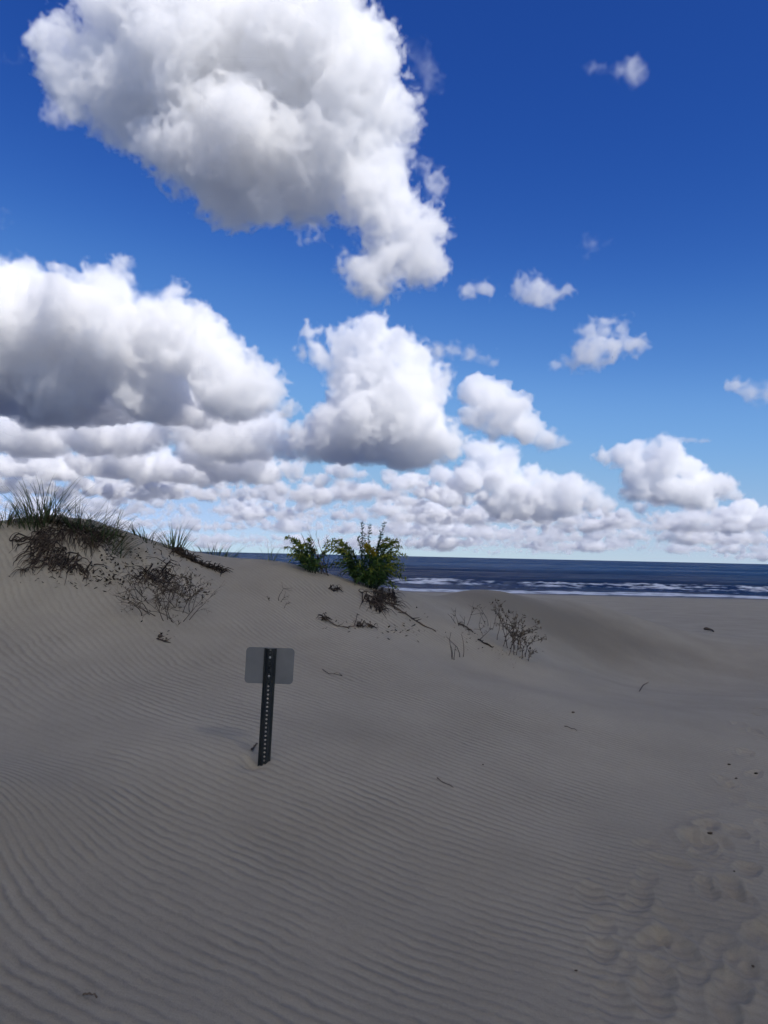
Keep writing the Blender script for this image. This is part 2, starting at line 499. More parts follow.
XYZ = [(-5, 20, 0.1), (-1, 20, 0.0), (1.2, 19, 0.1), (3, 20, -0.1), (5.5, 20, -0.15), (-8, 9.3, 1.9), (-8, 14, 1.0), (-8, 5, 0.5), (-6, 3, 0.25), (6, 6, -0.02)]
_crest = [at(*c) for c in ((-200, 520, 8.8), (0, 522, 8.8), (50, 519, 8.8), (100, 527, 9.0), (150, 541, 9.5), (180, 550, 9.8), (231, 558.5, 10.2), (260, 560, 10.25), (287, 562.5, 10.3), (308, 569, 10.25), (331, 575.5, 10.2), (370, 585, 10.3), (410, 591.5, 10.8))]
_c = np.array([at(*c) for c in CTRL] + [np.array(p) for p in XYZ] + [c + np.array([0, q, -dz]) for c in _crest for q, dz in ((0.7, 0.04), (1.6, 0.26), (3.2, 0.75))])


def base_z(x, y):
    z = np.interp(y, [-50, 12, 18, 27, 66, 68, 120, 300], [0, 0, -0.12, -0.32, -1.42, -1.5, -3.0, -7.0])
    dune = 1.5 * sstep(1.0, -4.0, x) * np.exp(-((y - 10.5) / 3.6) ** 2)
    return z + dune * (y > -100)


def _k(d):
    q = math.sqrt(5) * d / 3.6
    return (1 + q + q * q / 3) * np.exp(-q)


_D = np.sqrt(((_c[:, None, :2] - _c[None, :, :2]) ** 2).sum(-1))
_w = np.linalg.solve(_k(_D) + 4e-4 * np.eye(len(_c)), _c[:, 2] - base_z(_c[:, 0], _c[:, 1]))

_rs = np.random.RandomState(12)
DENTS = []          # old footprints, half blown in: x, y, heading, length, width, depth
def _trail(p0, p1, n, spread, dep):
    for i in range(n):
        t = (i + _rs.uniform(-0.3, 0.3)) / max(1, n - 1)
        g = at(p0[0] + (p1[0] - p0[0]) * t, p0[1] + (p1[1] - p0[1]) * t, 1.0) - EYE
        s = (EYE[2] - 0.0) / -g[2]
        x, y = g[0] * s + _rs.normal(0, spread), g[1] * s + _rs.normal(0, spread)
        DENTS.append((x, y, _rs.normal(0.35, 0.4), _rs.uniform(0.085, 0.12), _rs.uniform(0.045, 0.06), dep * _rs.uniform(0.6, 1.2)))
_trail((640, 1010), (742, 800), 17, 0.08, 0.016)
_trail((735, 1010), (762, 820), 13, 0.08, 0.017)
_trail((590, 960), (690, 850), 8, 0.12, 0.010)
_trail((830, 1000), (800, 800), 12, 0.2, 0.016)
_trail((745, 800), (760, 700), 10, 0.12, 0.012)
DENTS.append((*(lambda g: (g[0], g[1]))(at(697, 838, 4.35)), 0.2, 0.13, 0.08, 0.03))


def ground_z(x, y):
    x = np.atleast_1d(np.asarray(x, float)).ravel(); y = np.atleast_1d(np.asarray(y, float)).ravel()
    z = base_z(x, y)
    near = np.nonzero((np.abs(x) < 40) & (y > -30) & (y < 50))[0]
    for c in range(0, len(near), 20000):
        i = near[c:c + 20000]
        d = np.sqrt((x[i, None] - _c[None, :, 0]) ** 2 + (y[i, None] - _c[None, :, 1]) ** 2)
        z[i] += _k(d) @ _w
    r = np.hypot(x, y)
    fade = np.exp(-r / 60)
    z += fade * (0.030 * noise2(x / 2.3, y / 2.3, 1) + 0.014 * noise2(x / 0.9, y / 0.9, 2) + 0.006 * noise2(x / 0.35, y / 0.35, 3))
    z += 0.10 * np.exp(-((x + 2.15) / 0.55) ** 2 - ((y - 4.05) / 0.42) ** 2)           # low hummock on the left
    z += 0.035 * sstep(12, 30, y) * noise2(x / 4.0, y / 2.2, 5) * (y < 75)
    # crumbled slope under the tufts
    lump = np.exp(-((x + 3.0) / 1.0) ** 2 - ((y - 8.75) / 0.5) ** 2)
    z += lump * (0.12 * noise2(x / 0.4, y / 0.4, 6) + 0.10 * np.abs(noise2(x / 0.17, y / 0.17, 7)))
    # scour round the sign post
    sx, sy = SIGN[0], SIGN[1]
    z -= 0.05 * np.exp(-((x - sx + 0.075) / 0.06) ** 2 - ((y - sy - 0.03) / 0.08) ** 2)
    for (fx, fy, a, l, w, dp) in DENTS:
        m = np.nonzero((np.abs(x - fx) < 0.5) & (np.abs(y - fy) < 0.5))[0]
        if not len(m):
            continue
        ca, sa = math.cos(a), math.sin(a)
        ux = (x[m] - fx) * ca - (y[m] - fy) * sa
        uy = (x[m] - fx) * sa + (y[m] - fy) * ca
        wob = 1 + 0.28 * noise2(x[m] / 0.09, y[m] / 0.09, 8)
        q = np.sqrt((ux / w) ** 2 + (uy / l) ** 2) * wob
        z[m] += -dp * np.exp(-q ** 3) + 0.5 * dp * np.exp(-((q - 1.35) / 0.3) ** 2)
    return z


SIGN = at(264, 764, 4.75)


_gx = np.arange(-8, 9.01, 0.025); _gy = np.arange(1.5, 22.01, 0.025)
_G = ground_z(*[a.ravel() for a in np.meshgrid(_gx, _gy, indexing='ij')]).reshape(len(_gx), len(_gy))


def fast_z(x, y):
    """ground height, read off a fine table near the camera"""
    x = np.atleast_1d(np.asarray(x, float)); y = np.atleast_1d(np.asarray(y, float))
    ok = (x > -7.9) & (x < 8.9) & (y > 1.6) & (y < 21.9)
    z = np.empty(len(x))
    if not ok.all():
        z[~ok] = ground_z(x[~ok], y[~ok])
    u = (x[ok] + 8) / 0.025; v = (y[ok] - 1.5) / 0.025
    i = u.astype(int); j = v.astype(int); f = u - i; g = v - j
    z[ok] = (_G[i, j] * (1 - f) + _G[i + 1, j] * f) * (1 - g) + (_G[i, j + 1] * (1 - f) + _G[i + 1, j + 1] * f) * g
    return z


def hit(px, py, d0=2.0, d1=70.0):
    """where the line of sight through (px, py) meets the sand"""
    v = at(px, py, 1.0) - EYE
    d = np.geomspace(d0, d1, 150)
    for n in (60, 20):
        p = EYE + d[:, None] * v
        b = np.nonzero(p[:, 2] <= fast_z(p[:, 0], p[:, 1]))[0]
        i = b[0] if len(b) else len(d) - 1
        d = np.linspace(d[max(i - 1, 0)], d[i], n)
    q = EYE + d[-1] * v
    return np.array([q[0], q[1], fast_z(q[0], q[1])[0]])


def foot(px, d):
    """the point of the sand at the picture column px and distance d"""
    q = at(px, 560, d)
    return np.array([q[0], q[1], fast_z(q[0], q[1])[0]])


def ripple(x, y):
    """phase and strength of the wind ripples"""
    lam = 0.060
    k = 2 * math.pi / lam
    a = np.interp(y, [0, 3, 5, 8, 11, 30], [0.40, 0.42, 0.50, 0.68, 0.70, 0.70])
    yy = np.linspace(-30, 60, 4000)
    bb = np.interp(yy, [0, 3, 5, 8, 11, 30], [0.92, 0.91, 0.87, 0.73, 0.71, 0.71])
    B = np.cumsum(bb) * (yy[1] - yy[0])
    ph = k * (a * x + np.interp(y, yy, B))
    ph += k * 0.16 * noise2(x / 2.1, y / 2.1, 11) + k * 0.05 * noise2(x / 0.8, y / 0.8, 12)
    ph -= k * 0.6 * np.exp(-((x + 2.5) / 0.8) ** 2 - ((y - 3.6) / 0.6) ** 2)
    ph += k * 0.35 * np.exp(-((x + 0.9) / 0.9) ** 2 - ((y - 8.6) / 1.0) ** 2) * (x + 0.9)
    r = np.hypot(x, y)
    am = 0.75 + 0.7 * noise2(x / 1.3, y / 1.3, 13)
    am += 0.55 * noise2(x / 3.1 + 4.2, y / 2.3, 14)
    am = np.clip(am, 0.10, 1.1)
    am *= 1 - 0.85 * np.exp(-((x + 2.6) / 0.9) ** 2 - ((y - 5.0) / 0.55) ** 2)      # the smooth crown of the hummock
    am *= 1 - 0.8 * np.exp(-((x - 2.2) / 1.1) ** 2 - ((y - 7.6) / 1.2) ** 2)         # smooth hollow on the right
    am *= 1 - 0.55 * sstep(0.8, 1.5, x - 0.15 * (y - 3)) * sstep(7, 5, y)            # trodden
    am *= 1 - 0.85 * np.exp(-((x + 3.0) / 0.9) ** 2 - ((y - 8.9) / 0.7) ** 2)
    am *= sstep(26, 14, r)
    return ph, am


def polar(name, radii, angles, zfun):
    A, Rr = np.meshgrid(angles, radii)
    x = (Rr * np.sin(A)).ravel(); y = (Rr * np.cos(A)).ravel()
    z = zfun(x, y)
    nr, na = len(radii), len(angles)
    i = np.arange(nr - 1)[:, None] * na + np.arange(na - 1)[None, :]
    f = np.stack([i, i + 1, i + na + 1, i + na], -1).reshape(-1, 4)
    me = bpy.data.meshes.new(name)
    me.vertices.add(len(x)); me.vertices.foreach_set('co', np.stack([x, y, z], 1).astype(np.float32).ravel())
    me.loops.add(f.size); me.loops.foreach_set('vertex_index', f[:, ::-1].ravel().astype(np.int32))
    me.polygons.add(len(f))
    me.polygons.foreach_set('loop_start', np.arange(0, f.size, 4, dtype=np.int32))
    me.polygons.foreach_set('use_smooth', np.ones(len(f), bool))
    me.update(calc_edges=True)
    o = bpy.data.objects.new(name, me)
    COL.objects.link(o)
    return o, x, y, z


def fattr(me, name, v):
    a = me.attributes.new(name, 'FLOAT', 'POINT')
    a.data.foreach_set('value', np.ascontiguousarray(v, np.float32))


def sand_material():
    m = bpy.data.materials.new('dry_sand')
    m.use_nodes = True
    nt = m.node_tree
    N, L = nt.nodes.new, nt.links.new
    bs = nt.nodes['Principled BSDF']
    tc = N('ShaderNodeTexCoord')
    def attr(n):
        a = N('ShaderNodeAttribute'); a.attribute_name = n
        return a.outputs['Fac']
    def noise(sc_, det, ro=0.5):
        n = N('ShaderNodeTexNoise'); n.inputs['Scale'].default_value = sc_; n.inputs['Detail'].default_value = det
        n.inputs['Roughness'].default_value = ro
        L(tc.outputs['Object'], n.inputs['Vector'])
        return n.outputs[0]
    def math_(op, a, b=None, c=None):
        n = N('ShaderNodeMath'); n.operation = op
        for k, v in enumerate((a, b, c)):
            if v is None:
                continue
            if isinstance(v, (int, float)):
                n.inputs[k].default_value = v
            else:
                L(v, n.inputs[k])
        return n.outputs[0]
    wob = math_('MULTIPLY_ADD', noise(4.5, 2), 4.6, attr('ripple_phase'))
    wob = math_('MULTIPLY_ADD', noise(13, 3), 3.2, wob)
    s1 = math_('SINE', wob)
    s2 = math_('SINE', math_('MULTIPLY_ADD', wob, 2.0, 0.9))
    prof = math_('MULTIPLY_ADD', s2, 0.28, s1)
    local = math_('MAXIMUM', math_('MULTIPLY_ADD', noise(2.6, 3), 3.2, -0.65), 0.12)
    rip = math_('MULTIPLY', math_('MULTIPLY', prof, attr('ripple_strength')), local)
    h = math_('MULTIPLY', rip, 0.0022)
    h = math_('MULTIPLY_ADD', noise(28, 4, 0.6), 0.006, h)
    h = math_('MULTIPLY_ADD', noise(170, 3, 0.7), 0.0034, h)
    bp = N('ShaderNodeBump'); bp.inputs['Strength'].default_value = 1; bp.inputs['Distance'].default_value = 1
    L(h, bp.inputs['Height']); L(bp.outputs[0], bs.inputs['Normal'])
    # colour: pale quartz sand, darker ripple troughs; shade painted in on the lee slope, darkening near the camera
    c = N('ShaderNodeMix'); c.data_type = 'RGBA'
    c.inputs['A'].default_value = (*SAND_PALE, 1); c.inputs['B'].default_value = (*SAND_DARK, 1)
    fac = math_('MULTIPLY_ADD', noise(0.9, 5, 0.6), 0.8, -0.15)
    fac = math_('MULTIPLY_ADD', noise(60, 3, 0.7), 0.35, fac)
    fac = math_('MULTIPLY_ADD', noise(330, 2, 0.8), 0.9, fac)
    fac = math_('ADD', fac, -0.52)
    fac = math_('MULTIPLY_ADD', math_('MULTIPLY', rip, -1.0), 0.16, fac)
    fac = math_('ADD', fac, attr('painted_shade'))
    n = N('ShaderNodeClamp'); L(fac, n.inputs[0])
    L(n.outputs[0], c.inputs['Factor'])
    w = N('ShaderNodeMix'); w.data_type = 'RGBA'
    L(attr('wet'), w.inputs['Factor']); L(c.outputs['Result'], w.inputs['A']); w.inputs['B'].default_value = (0.15, 0.13, 0.11, 1)
    L(w.outputs['Result'], bs.inputs['Base Color'])
    L(math_('MULTIPLY_ADD', attr('wet'), -0.55, 0.95), bs.inputs['Roughness'])
    bs.inputs['Specular IOR Level'].default_value = 0.15
    return m


SAND_PALE = (0.50, 0.428, 0.305)
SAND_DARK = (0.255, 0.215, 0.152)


def build_ground():
    rad = np.concatenate([[0.02, 0.6, 1.2], np.exp(np.arange(math.log(1.8), math.log(24), 0.0055)), np.exp(np.arange(math.log(24.2), math.log(110), 0.02)), np.geomspace(115, 60000, 24)])
    an = np.concatenate([np.linspace(-math.pi, R(-42), 60)[:-1], np.linspace(R(-42), R(42), 760), np.linspace(R(42), math.pi, 60)[1:]])
    o, x, y, z = polar('ground', rad, an, ground_z)
    ph, am = ripple(x, y)
    fattr(o.data, 'ripple_phase', ph); fattr(o.data, 'ripple_strength', am)
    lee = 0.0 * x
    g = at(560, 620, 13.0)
    lee += 0.85 * np.exp(-((x - g[0] - 0.0) / 2.4) ** 2 - ((y - g[1] - 0.38 * (x - g[0])) / 1.1) ** 2)  # shade of the steep face, darkened into the sand colour
    lee += 0.30 * sstep(6.5, 2.4, np.hypot(x, y) + 1.2 * noise2(x / 1.1, y / 1.1, 33) + 0.5 * noise2(x / 0.4, y / 0.4, 34))  # near sand darkened in colour, standing in for lens vignetting
    fattr(o.data, 'painted_shade', lee)
    fattr(o.data, 'wet', sstep(-1.22, -1.42, z + 0.05 * noise2(x / 6, y / 1.5, 31)))
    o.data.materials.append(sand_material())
    tag(o, kind='structure')


def sea_shape(x, y):
    t = y - 68 - 2.2 * noise2(x / 17, 0 * x, 21) - 0.7 * noise2(x / 5.0, y / 9, 22)
    # swell lines running in, steeper towards the shore
    t2 = y - 68 - 5 * noise2(x / 40, y / 120, 23)
    z = np.zeros_like(x)
    for c, a, w, sd in ((20, 0.50, 4.0, 24), (46, 0.42, 6.0, 25), (76, 0.42, 8.0, 26), (112, 0.40, 9, 27), (155, 0.36, 11, 28), (205, 0.36, 12, 29), (265, 0.36, 14, 30), (340, 0.36, 16, 31), (430, 0.36, 18, 32), (540, 0.36, 20, 33), (680, 0.36, 24, 34)):
        q = t2 - c - (3 + c / 60) * noise2(x / (14 + c / 8), 0 * x, sd)
        amp = a * (0.75 + 0.8 * noise2(x / (22 + c / 5), 0 * x, sd + 40))
        z += amp * np.exp(-np.where(q < 0, (q / (w * 0.55)) ** 2, (q / w) ** 2))
    far = sstep(30, 160, t)
    z += far * sstep(1500, 600, y) * (0.16 * noise2(x / 9, y / 5, 35) + 0.09 * noise2(x / 4, y / 2.4, 36))
    z *= sstep(4, 22, t)
    z -= 0.35 * sstep(1.0, -14.0, t)            # runs under the sand at the water's edge
    z += 0.05
    # foam
    lace = noise2(x / 2.2, y / 1.1, 41) + 0.6 * noise2(x / 0.8, y / 0.5, 42)
    sheet = sstep(-1.5, 0.3, t) * sstep(8.0, 4.5, t + 3.0 * noise2(x / 8, 0 * x, 43))
    fo = np.clip(sheet * (0.80 + 0.75 * lace), 0, 1)
    seg = 0.30 + 1.3 * noise2(x / 11, 0 * x, 44) + 0.012 * x
    q = t2 - 20 - 3.33 * noise2(x / 16.5, 0 * x, 24)
    br = 0.82 * sstep(-7.5, -4.5, q) * sstep(2.0, -0.5, q) * np.clip(seg + 0.9 * lace, 0, 1)
    q2 = t2 - 46 - 3.8 * noise2(x / 20, 0 * x, 25)
    br2 = sstep(-3.5, -1.5, q2) * sstep(1.2, -0.2, q2) * np.clip(3.0 * noise2(x / 15, 0 * x, 47) - 0.9 + 0.5 * lace, 0, 1)
    q3 = t2 - 76 - 4.27 * noise2(x / 23.5, 0 * x, 26)
    br3 = sstep(-3.5, -1.2, q3) * sstep(1.5, 0.0, q3) * np.clip(3.4 * noise2(x / 18 + 3.3, 0 * x, 48) - 1.1 + 0.4 * lace, 0, 1)
    thin = 0.75 * sstep(5, 12, t) * sstep(26, 14, t) * np.clip(lace * 1.6 - 0.15, 0, 1)
    fo = np.clip(np.maximum.reduce([fo, br, br2, br3, thin]), 0, 1)
    z += 0.22 * br * (0.6 + 0.8 * np.abs(noise2(x / 0.9, y / 0.7, 50)))
    return z + SEA_Z, fo


def build_sea():
    rad = np.concatenate([np.exp(np.arange(math.log(62), math.log(115), 0.0030)), np.exp(np.arange(math.log(115.4), math.log(1000), 0.006)), np.geomspace(1010, 90000, 120)])
    an = np.concatenate([np.linspace(R(-88), R(-33), 60)[:-1], np.linspace(R(-33), R(33), 620), np.linspace(R(33), R(88), 60)[1:]])
    o, x, y, z = polar('sea', rad, an, lambda x, y: sea_shape(x, y)[0])
    fattr(o.data, 'foam', sea_shape(x, y)[1])
    m = bpy.data.materials.new('sea_water')
    m.use_nodes = True
    nt = m.node_tree
    N, L = nt.nodes.new, nt.links.new
    bs = nt.nodes['Principled BSDF']
    tc = N('ShaderNodeTexCoord')
    mp = N('ShaderNodeMapping'); mp.inputs['Scale'].default_value = (0.55, 1.0, 1.0)
    L(tc.outputs['Object'], mp.inputs['Vector'])
    hs = None
    for sc_, amp in ((0.12, 2.6), (0.5, 1.1), (2.2, 0.22)):
        n = N('ShaderNodeTexNoise'); n.inputs['Scale'].default_value = sc_; n.inputs['Detail'].default_value = 3
        L(mp.outputs[0], n.inputs['Vector'])
        ma = N('ShaderNodeMath'); ma.operation = 'MULTIPLY_ADD'; ma.inputs[1].default_value = amp; ma.inputs[2].default_value = 0
        L(n.outputs[0], ma.inputs[0])
        if hs is not None:
            L(hs, ma.inputs[2])
        hs = ma.outputs[0]
    bp = N('ShaderNodeBump'); bp.inputs['Distance'].default_value = 1.0; bp.inputs['Strength'].default_value = 1.0
    L(hs, bp.inputs['Height'])
    nt.nodes.remove(bs)
    df = N('ShaderNodeBsdfDiffuse'); df.inputs['Color'].default_value = (0.007, 0.028, 0.082, 1)
    gl = N('ShaderNodeBsdfGlossy'); gl.inputs['Roughness'].default_value = 0.16; gl.inputs['Color'].default_value = (1, 1, 1, 1)
    L(bp.outputs[0], df.inputs['Normal']); L(bp.outputs[0], gl.inputs['Normal'])
    # wind-ruffled and smooth streaks
    m2 = N('ShaderNodeMapping'); m2.inputs['Scale'].default_value = (0.010, 0.045, 1)
    L(tc.outputs['Object'], m2.inputs['Vector'])
    wn = N('ShaderNodeTexNoise'); wn.inputs['Scale'].default_value = 1.0; wn.inputs['Detail'].default_value = 7; wn.inputs['Roughness'].default_value = 0.7
    L(m2.outputs[0], wn.inputs['Vector'])
    wr = N('ShaderNodeMapRange'); wr.inputs[1].default_value = 0.36; wr.inputs[2].default_value = 0.66; wr.inputs[3].default_value = 0.02; wr.inputs[4].default_value = 0.20
    L(wn.outputs[0], wr.inputs[0])
    bs = N('ShaderNodeMixShader'); L(wr.outputs[0], bs.inputs[0])
    L(df.outputs[0], bs.inputs[1]); L(gl.outputs[0], bs.inputs[2])
    fb = N('ShaderNodeBsdfDiffuse'); fb.inputs['Color'].default_value = (0.80, 0.82, 0.83, 1)
    fa = N('ShaderNodeAttribute'); fa.attribute_name = 'foam'
    n = N('ShaderNodeTexNoise'); n.inputs['Scale'].default_value = 1.6; n.inputs['Detail'].default_value = 5
    L(mp.outputs[0], n.inputs['Vector'])
    th = N('ShaderNodeMapRange'); th.inputs[1].default_value = 0.55; th.inputs[2].default_value = 0.95
    ad = N('ShaderNodeMath'); ad.operation = 'ADD'; L(fa.outputs['Fac'], ad.inputs[0])
    hf = N('ShaderNodeMath'); hf.operation = 'MULTIPLY_ADD'; L(n.outputs[0], hf.inputs[0]); hf.inputs[1].default_value = 0.8; hf.inputs[2].default_value = -0.25
    L(hf.outputs[0], ad.inputs[1]); L(ad.outputs[0], th.inputs[0])
    mx = N('ShaderNodeMixShader'); L(th.outputs[0], mx.inputs[0]); L(bs.outputs[0], mx.inputs[1]); L(fb.outputs[0], mx.inputs[2])
    L(mx.outputs[0], nt.nodes['Material Output'].inputs['Surface'])
    o.data.materials.append(m)
    tag(o, kind='structure')


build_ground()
build_sea()
# ------------------------------------------------------------------ materials of the things
M_BLADE = mat('marram_blade', (0.034, 0.062, 0.022), (0.15, 0.19, 0.075), 0.6, trans=0.25)
M_STRAW = mat('dry_straw', (0.055, 0.038, 0.022), (0.20, 0.15, 0.085), 0.9)
M_ROOT = mat('dead_root', (0.032, 0.022, 0.015), (0.145, 0.106, 0.074), 0.95)
M_TWIG = mat('dry_twig', (0.050, 0.036, 0.025), (0.17, 0.128, 0.090), 0.95)
M_LEAF = mat('goldenrod_leaf', (0.018, 0.050, 0.010), (0.082, 0.150, 0.028), 0.5, trans=0.18)
M_TIP = mat('goldenrod_bud', (0.13, 0.175, 0.020), (0.33, 0.34, 0.045), 0.7, trans=0.25)
M_BLOOM = mat('goldenrod_bloom', (0.20, 0.15, 0.006), (0.36, 0.28, 0.012), 0.7, trans=0.15)
M_STEM = mat('goldenrod_stem', (0.022, 0.030, 0.010), (0.060, 0.060, 0.022), 0.7)
M_ALU = mat('sign_back', (0.115, 0.115, 0.11), (0.255, 0.25, 0.24), 0.6, metal=0.2, spec=0.4, scale=9)
M_POST = mat('post_steel', (0.016, 0.018, 0.017), (0.040, 0.043, 0.041), 0.55, metal=0.3, spec=0.4, scale=25)
M_BOLT = mat('bolt_zinc', (0.30, 0.30, 0.30), (0.42, 0.42, 0.41), 0.4, metal=0.8)
M_DRY_LEAF = mat('dried_leaf', (0.055, 0.039, 0.026), (0.21, 0.158, 0.108), 0.95)

rnd = random.Random(42)
RIGHT = np.array([1.0, 0, 0]); UP = np.array([0, 0, 1.0]); AWAY = np.array([0, 1.0, 0])


def gz(p):
    return np.array([p[0], p[1], fast_z(p[0], p[1])[0]])


# ------------------------------------------------------------------ the sign, seen from behind
def sign():
    base = hit(264, 763)
    H = at(268, 648, base[1])[2] - base[2]
    root = empty('road_sign', base)
    lean = math.atan2(0.028, 1.0)
    root.rotation_euler = (R(1.0), lean, R(7))
    tag(root, 'small grey metal sign seen from behind on a dark perforated post in sand', 'sign')
    # U-channel: flanges against the panel, the punched web standing out towards us
    p = Shape()
    prof = [(-0.0385, -0.002), (-0.027, -0.002), (-0.0125, -0.027), (0.0125, -0.027), (0.027, -0.002), (0.0385, -0.002)]
    t = 0.003
    z0, z1 = -0.55, H
    for i in (0, 1, 3, 4):
        (xa, ya), (xb, yb) = prof[i], prof[i + 1]
        d = np.array([xb - xa, yb - ya]); n = np.array([-d[1], d[0]]) / np.linalg.norm(d) * t
        q = [(xa, ya), (xb, yb), (xb + n[0], yb + n[1]), (xa + n[0], ya + n[1])]
        vs = [(x, y, z) for z in (z0, z1) for x, y in q]
        p.add(vs, [(0, 1, 5, 4), (1, 2, 6, 5), (2, 3, 7, 6), (3, 0, 4, 7), (3, 2, 1, 0), (4, 5, 6, 7)], 0.75 if i >= 3 else 0.3)  # side light put into the tint: right faces lighter, left darker
    # web with a row of round holes
    pitch, rh, w = 0.0254, 0.0062, 0.0125
    z = z0
    while z < z1 - 0.01:
        zt = min(z + pitch, z1)
        zc = (z + zt) / 2
        outer = [(w, zc), (w, zt), (0, zt), (-w, zt), (-w, zc), (-w, z), (0, z), (w, z)]
        inner = [(rh * math.cos(a), zc + rh * math.sin(a)) for a in [k * math.pi / 4 for k in range(8)]]
        for yy, flip in ((-0.027, False), (-0.0295, True)):
            vs = [(x, yy, q) for x, q in outer] + [(x, yy, q) for x, q in inner]
            fs = [(k, (k + 1) % 8, 8 + (k + 1) % 8, 8 + k) for k in range(8)]
            p.add(vs, [f if flip else f[::-1] for f in fs], 0.5)
        vs = [(x, -0.027, q) for x, q in inner] + [(x, -0.0295, q) for x, q in inner]
        p.add(vs, [(k, (k + 1) % 8, 8 + (k + 1) % 8, 8 + k) for k in range(8)], 0.9)
        z = zt
    p.build('post', M_POST, root, smooth=False)
    # panel with round corners
    W, Hh, cr, th = 0.150, 0.112, 0.026, 0.0025
    zc = H + 0.004 - Hh
    out = []
    for cx, cz, a0 in ((W - cr, Hh - cr, 0), (-W + cr, Hh - cr, 90), (-W + cr, -Hh + cr, 180), (W - cr, -Hh + cr, 270)):
        for k in range(9):
            a = R(a0 + k * 11.25)
            out.append((cx + cr * math.cos(a), cz + cr * math.sin(a)))
    n = len(out)
    s = Shape()
    s.add([(x, 0.0015, zc + q) for x, q in out] + [(x, 0.0015 + th, zc + q) for x, q in out],
          [tuple(range(n)), tuple(range(n, 2 * n))[::-1]] + [(k, n + k, n + (k + 1) % n, (k + 1) % n) for k in range(n)], 0.5)
    s.build('sign_panel', M_ALU, root, smooth=False)
    for dz in (0.055, -0.06):
        b = Shape()
        b.tube([(0, -0.0298, zc + dz), (0, -0.0345, zc + dz), (0, -0.0360, zc + dz)], [0.0075, 0.0075, 0.005], 6, 0.6)
        b.build('bolt', M_BOLT, root, smooth=False)


sign()


# ------------------------------------------------------------------ beach grass
def blade(sh, p, az, lean, length, width, droop, tint, segs=6):
    d = np.array([math.sin(az), math.cos(az), 0])
    pts = []
    q = p.copy(); e = lean
    for i in range(segs + 1):
        pts.append(q.copy())
        st = length / segs
        q = q + (d * math.sin(e) + UP * math.cos(e)) * st
        e += droop / segs * (0.4 + 1.2 * i / segs)
    wd = [width * (1 - (i / segs) ** 1.6) * (0.8 if i == 0 else 1) + 0.0006 for i in range(segs + 1)]
    side = np.cross(d, UP) + 0.5 * d * rnd.uniform(-1, 1)
    sh.ribbon(pts, wd, side, tint)


def tuft(label, px, d, n, height, spread, dry=0.25, lean0=0.0, az0=None, wide=0.011, name='grass_tuft', sink=0.03, leanmax=0.75):
    c = foot(px, d)
    root = empty(name, c)
    g, s = Shape(), Shape()
    for i in range(n):
        a = rnd.uniform(0, 2 * math.pi); rr = spread * math.sqrt(rnd.random())
        p = np.array([c[0] + rr * math.sin(a), c[1] + rr * 0.7 * math.cos(a), 0])
        p[2] = fast_z(p[0], p[1])[0] - sink
        az = a + rnd.gauss(0, 0.6)
        le = abs(rnd.gauss(0.12, 0.22)) + leanmax * rr / max(spread, 1e-3) * 0.7
        if az0 is not None and rnd.random() < 0.6:
            az = az0 + rnd.gauss(0, 0.5); le += lean0
        dead = rnd.random() < dry
        L = height * rnd.uniform(0.45, 1.05) * (0.75 if dead else 1)
        blade(s if dead else g, p - c, az, min(le, 1.3), L, wide * rnd.uniform(0.6, 1.2), rnd.uniform(0.2, 1.3) * (1.3 if dead else 1), rnd.random())
    g.build('foliage', M_BLADE, root)
    if s.v:
        tag(s.build('foliage', M_STRAW, root), 'dry straw coloured blades')
    tag(root, label, 'grass tuft', 'beach grass tufts on the dune')
    return root


tuft('tallest spiky green grass tuft crowning the dune top on the left', 40, 8.75, 165, 0.72, 0.24, 0.32)
tuft('ragged grass tuft with long arching blades, just right of the tallest tuft', 76, 8.8, 55, 0.54, 0.18, 0.25, wide=0.009)
tuft('dense leaning grass tuft over the dark matted roots below the dune crest', 100, 8.75, 150, 0.58, 0.30, 0.38, lean0=0.3, az0=R(80))
tuft('olive grass tuft cut by the left picture edge at the dune top', 0, 8.75, 75, 0.46, 0.17, 0.45)
tuft('sparse short grass tuft on the slope between the dense tuft and the dark fallen root', 146, 9.35, 55, 0.34, 0.17, 0.35)
tuft('slim upright green grass tuft above the dark fallen root', 174, 9.55, 60, 0.50, 0.10, 0.12, wide=0.012)
tuft('low pale green grass tuft half hidden behind the dune crest, sea beyond it', 215, 10.7, 90, 0.34, 0.26, 0.1)
tuft('few thin pale grass stalks on the crest left of the smaller goldenrod', 268, 10.35, 18, 0.34, 0.16, 0.4, wide=0.007)


# ------------------------------------------------------------------ matted dead roots and thatch under the tufts
def drape(sh, px, py, n, length, w, az, spread, fall=1.0, rad=0.006, curl=0.5):
    """fibrous stems that hang and creep over the sand from around a point"""
    starts = []
    for i in range(n):
        q = hit(px + rnd.gauss(0, w[0]), py + rnd.gauss(0, w[1]))
        starts.append(q)
        a = az + rnd.gauss(0, spread)
        L = length * rnd.uniform(0.4, 1.1)
        pts = []
        k = 7
        lift = rnd.uniform(0.0, 0.05)
        for j in range(k):
            g = gz(q)
            g[2] += 0.004 + lift * math.sin(math.pi * j / (k - 1)) + rnd.uniform(0, 0.012)
            pts.append(g)
            a += rnd.gauss(0, curl) * 0.5
            q = q + np.array([math.sin(a), math.cos(a), 0]) * L / k
        r = rad * rnd.uniform(0.5, 1.3)
        sh.tube(pts, [r * (1 - 0.75 * j / (k - 1)) for j in range(k)], 4, rnd.random() ** 1.5)
    starts.sort(key=lambda p: p[0])
    run = [gz(p) + UP * rnd.uniform(0.0, 0.02) for p in starts]
    sh.tube(run, [rad * 0.9] * len(run), 4, 0.2)


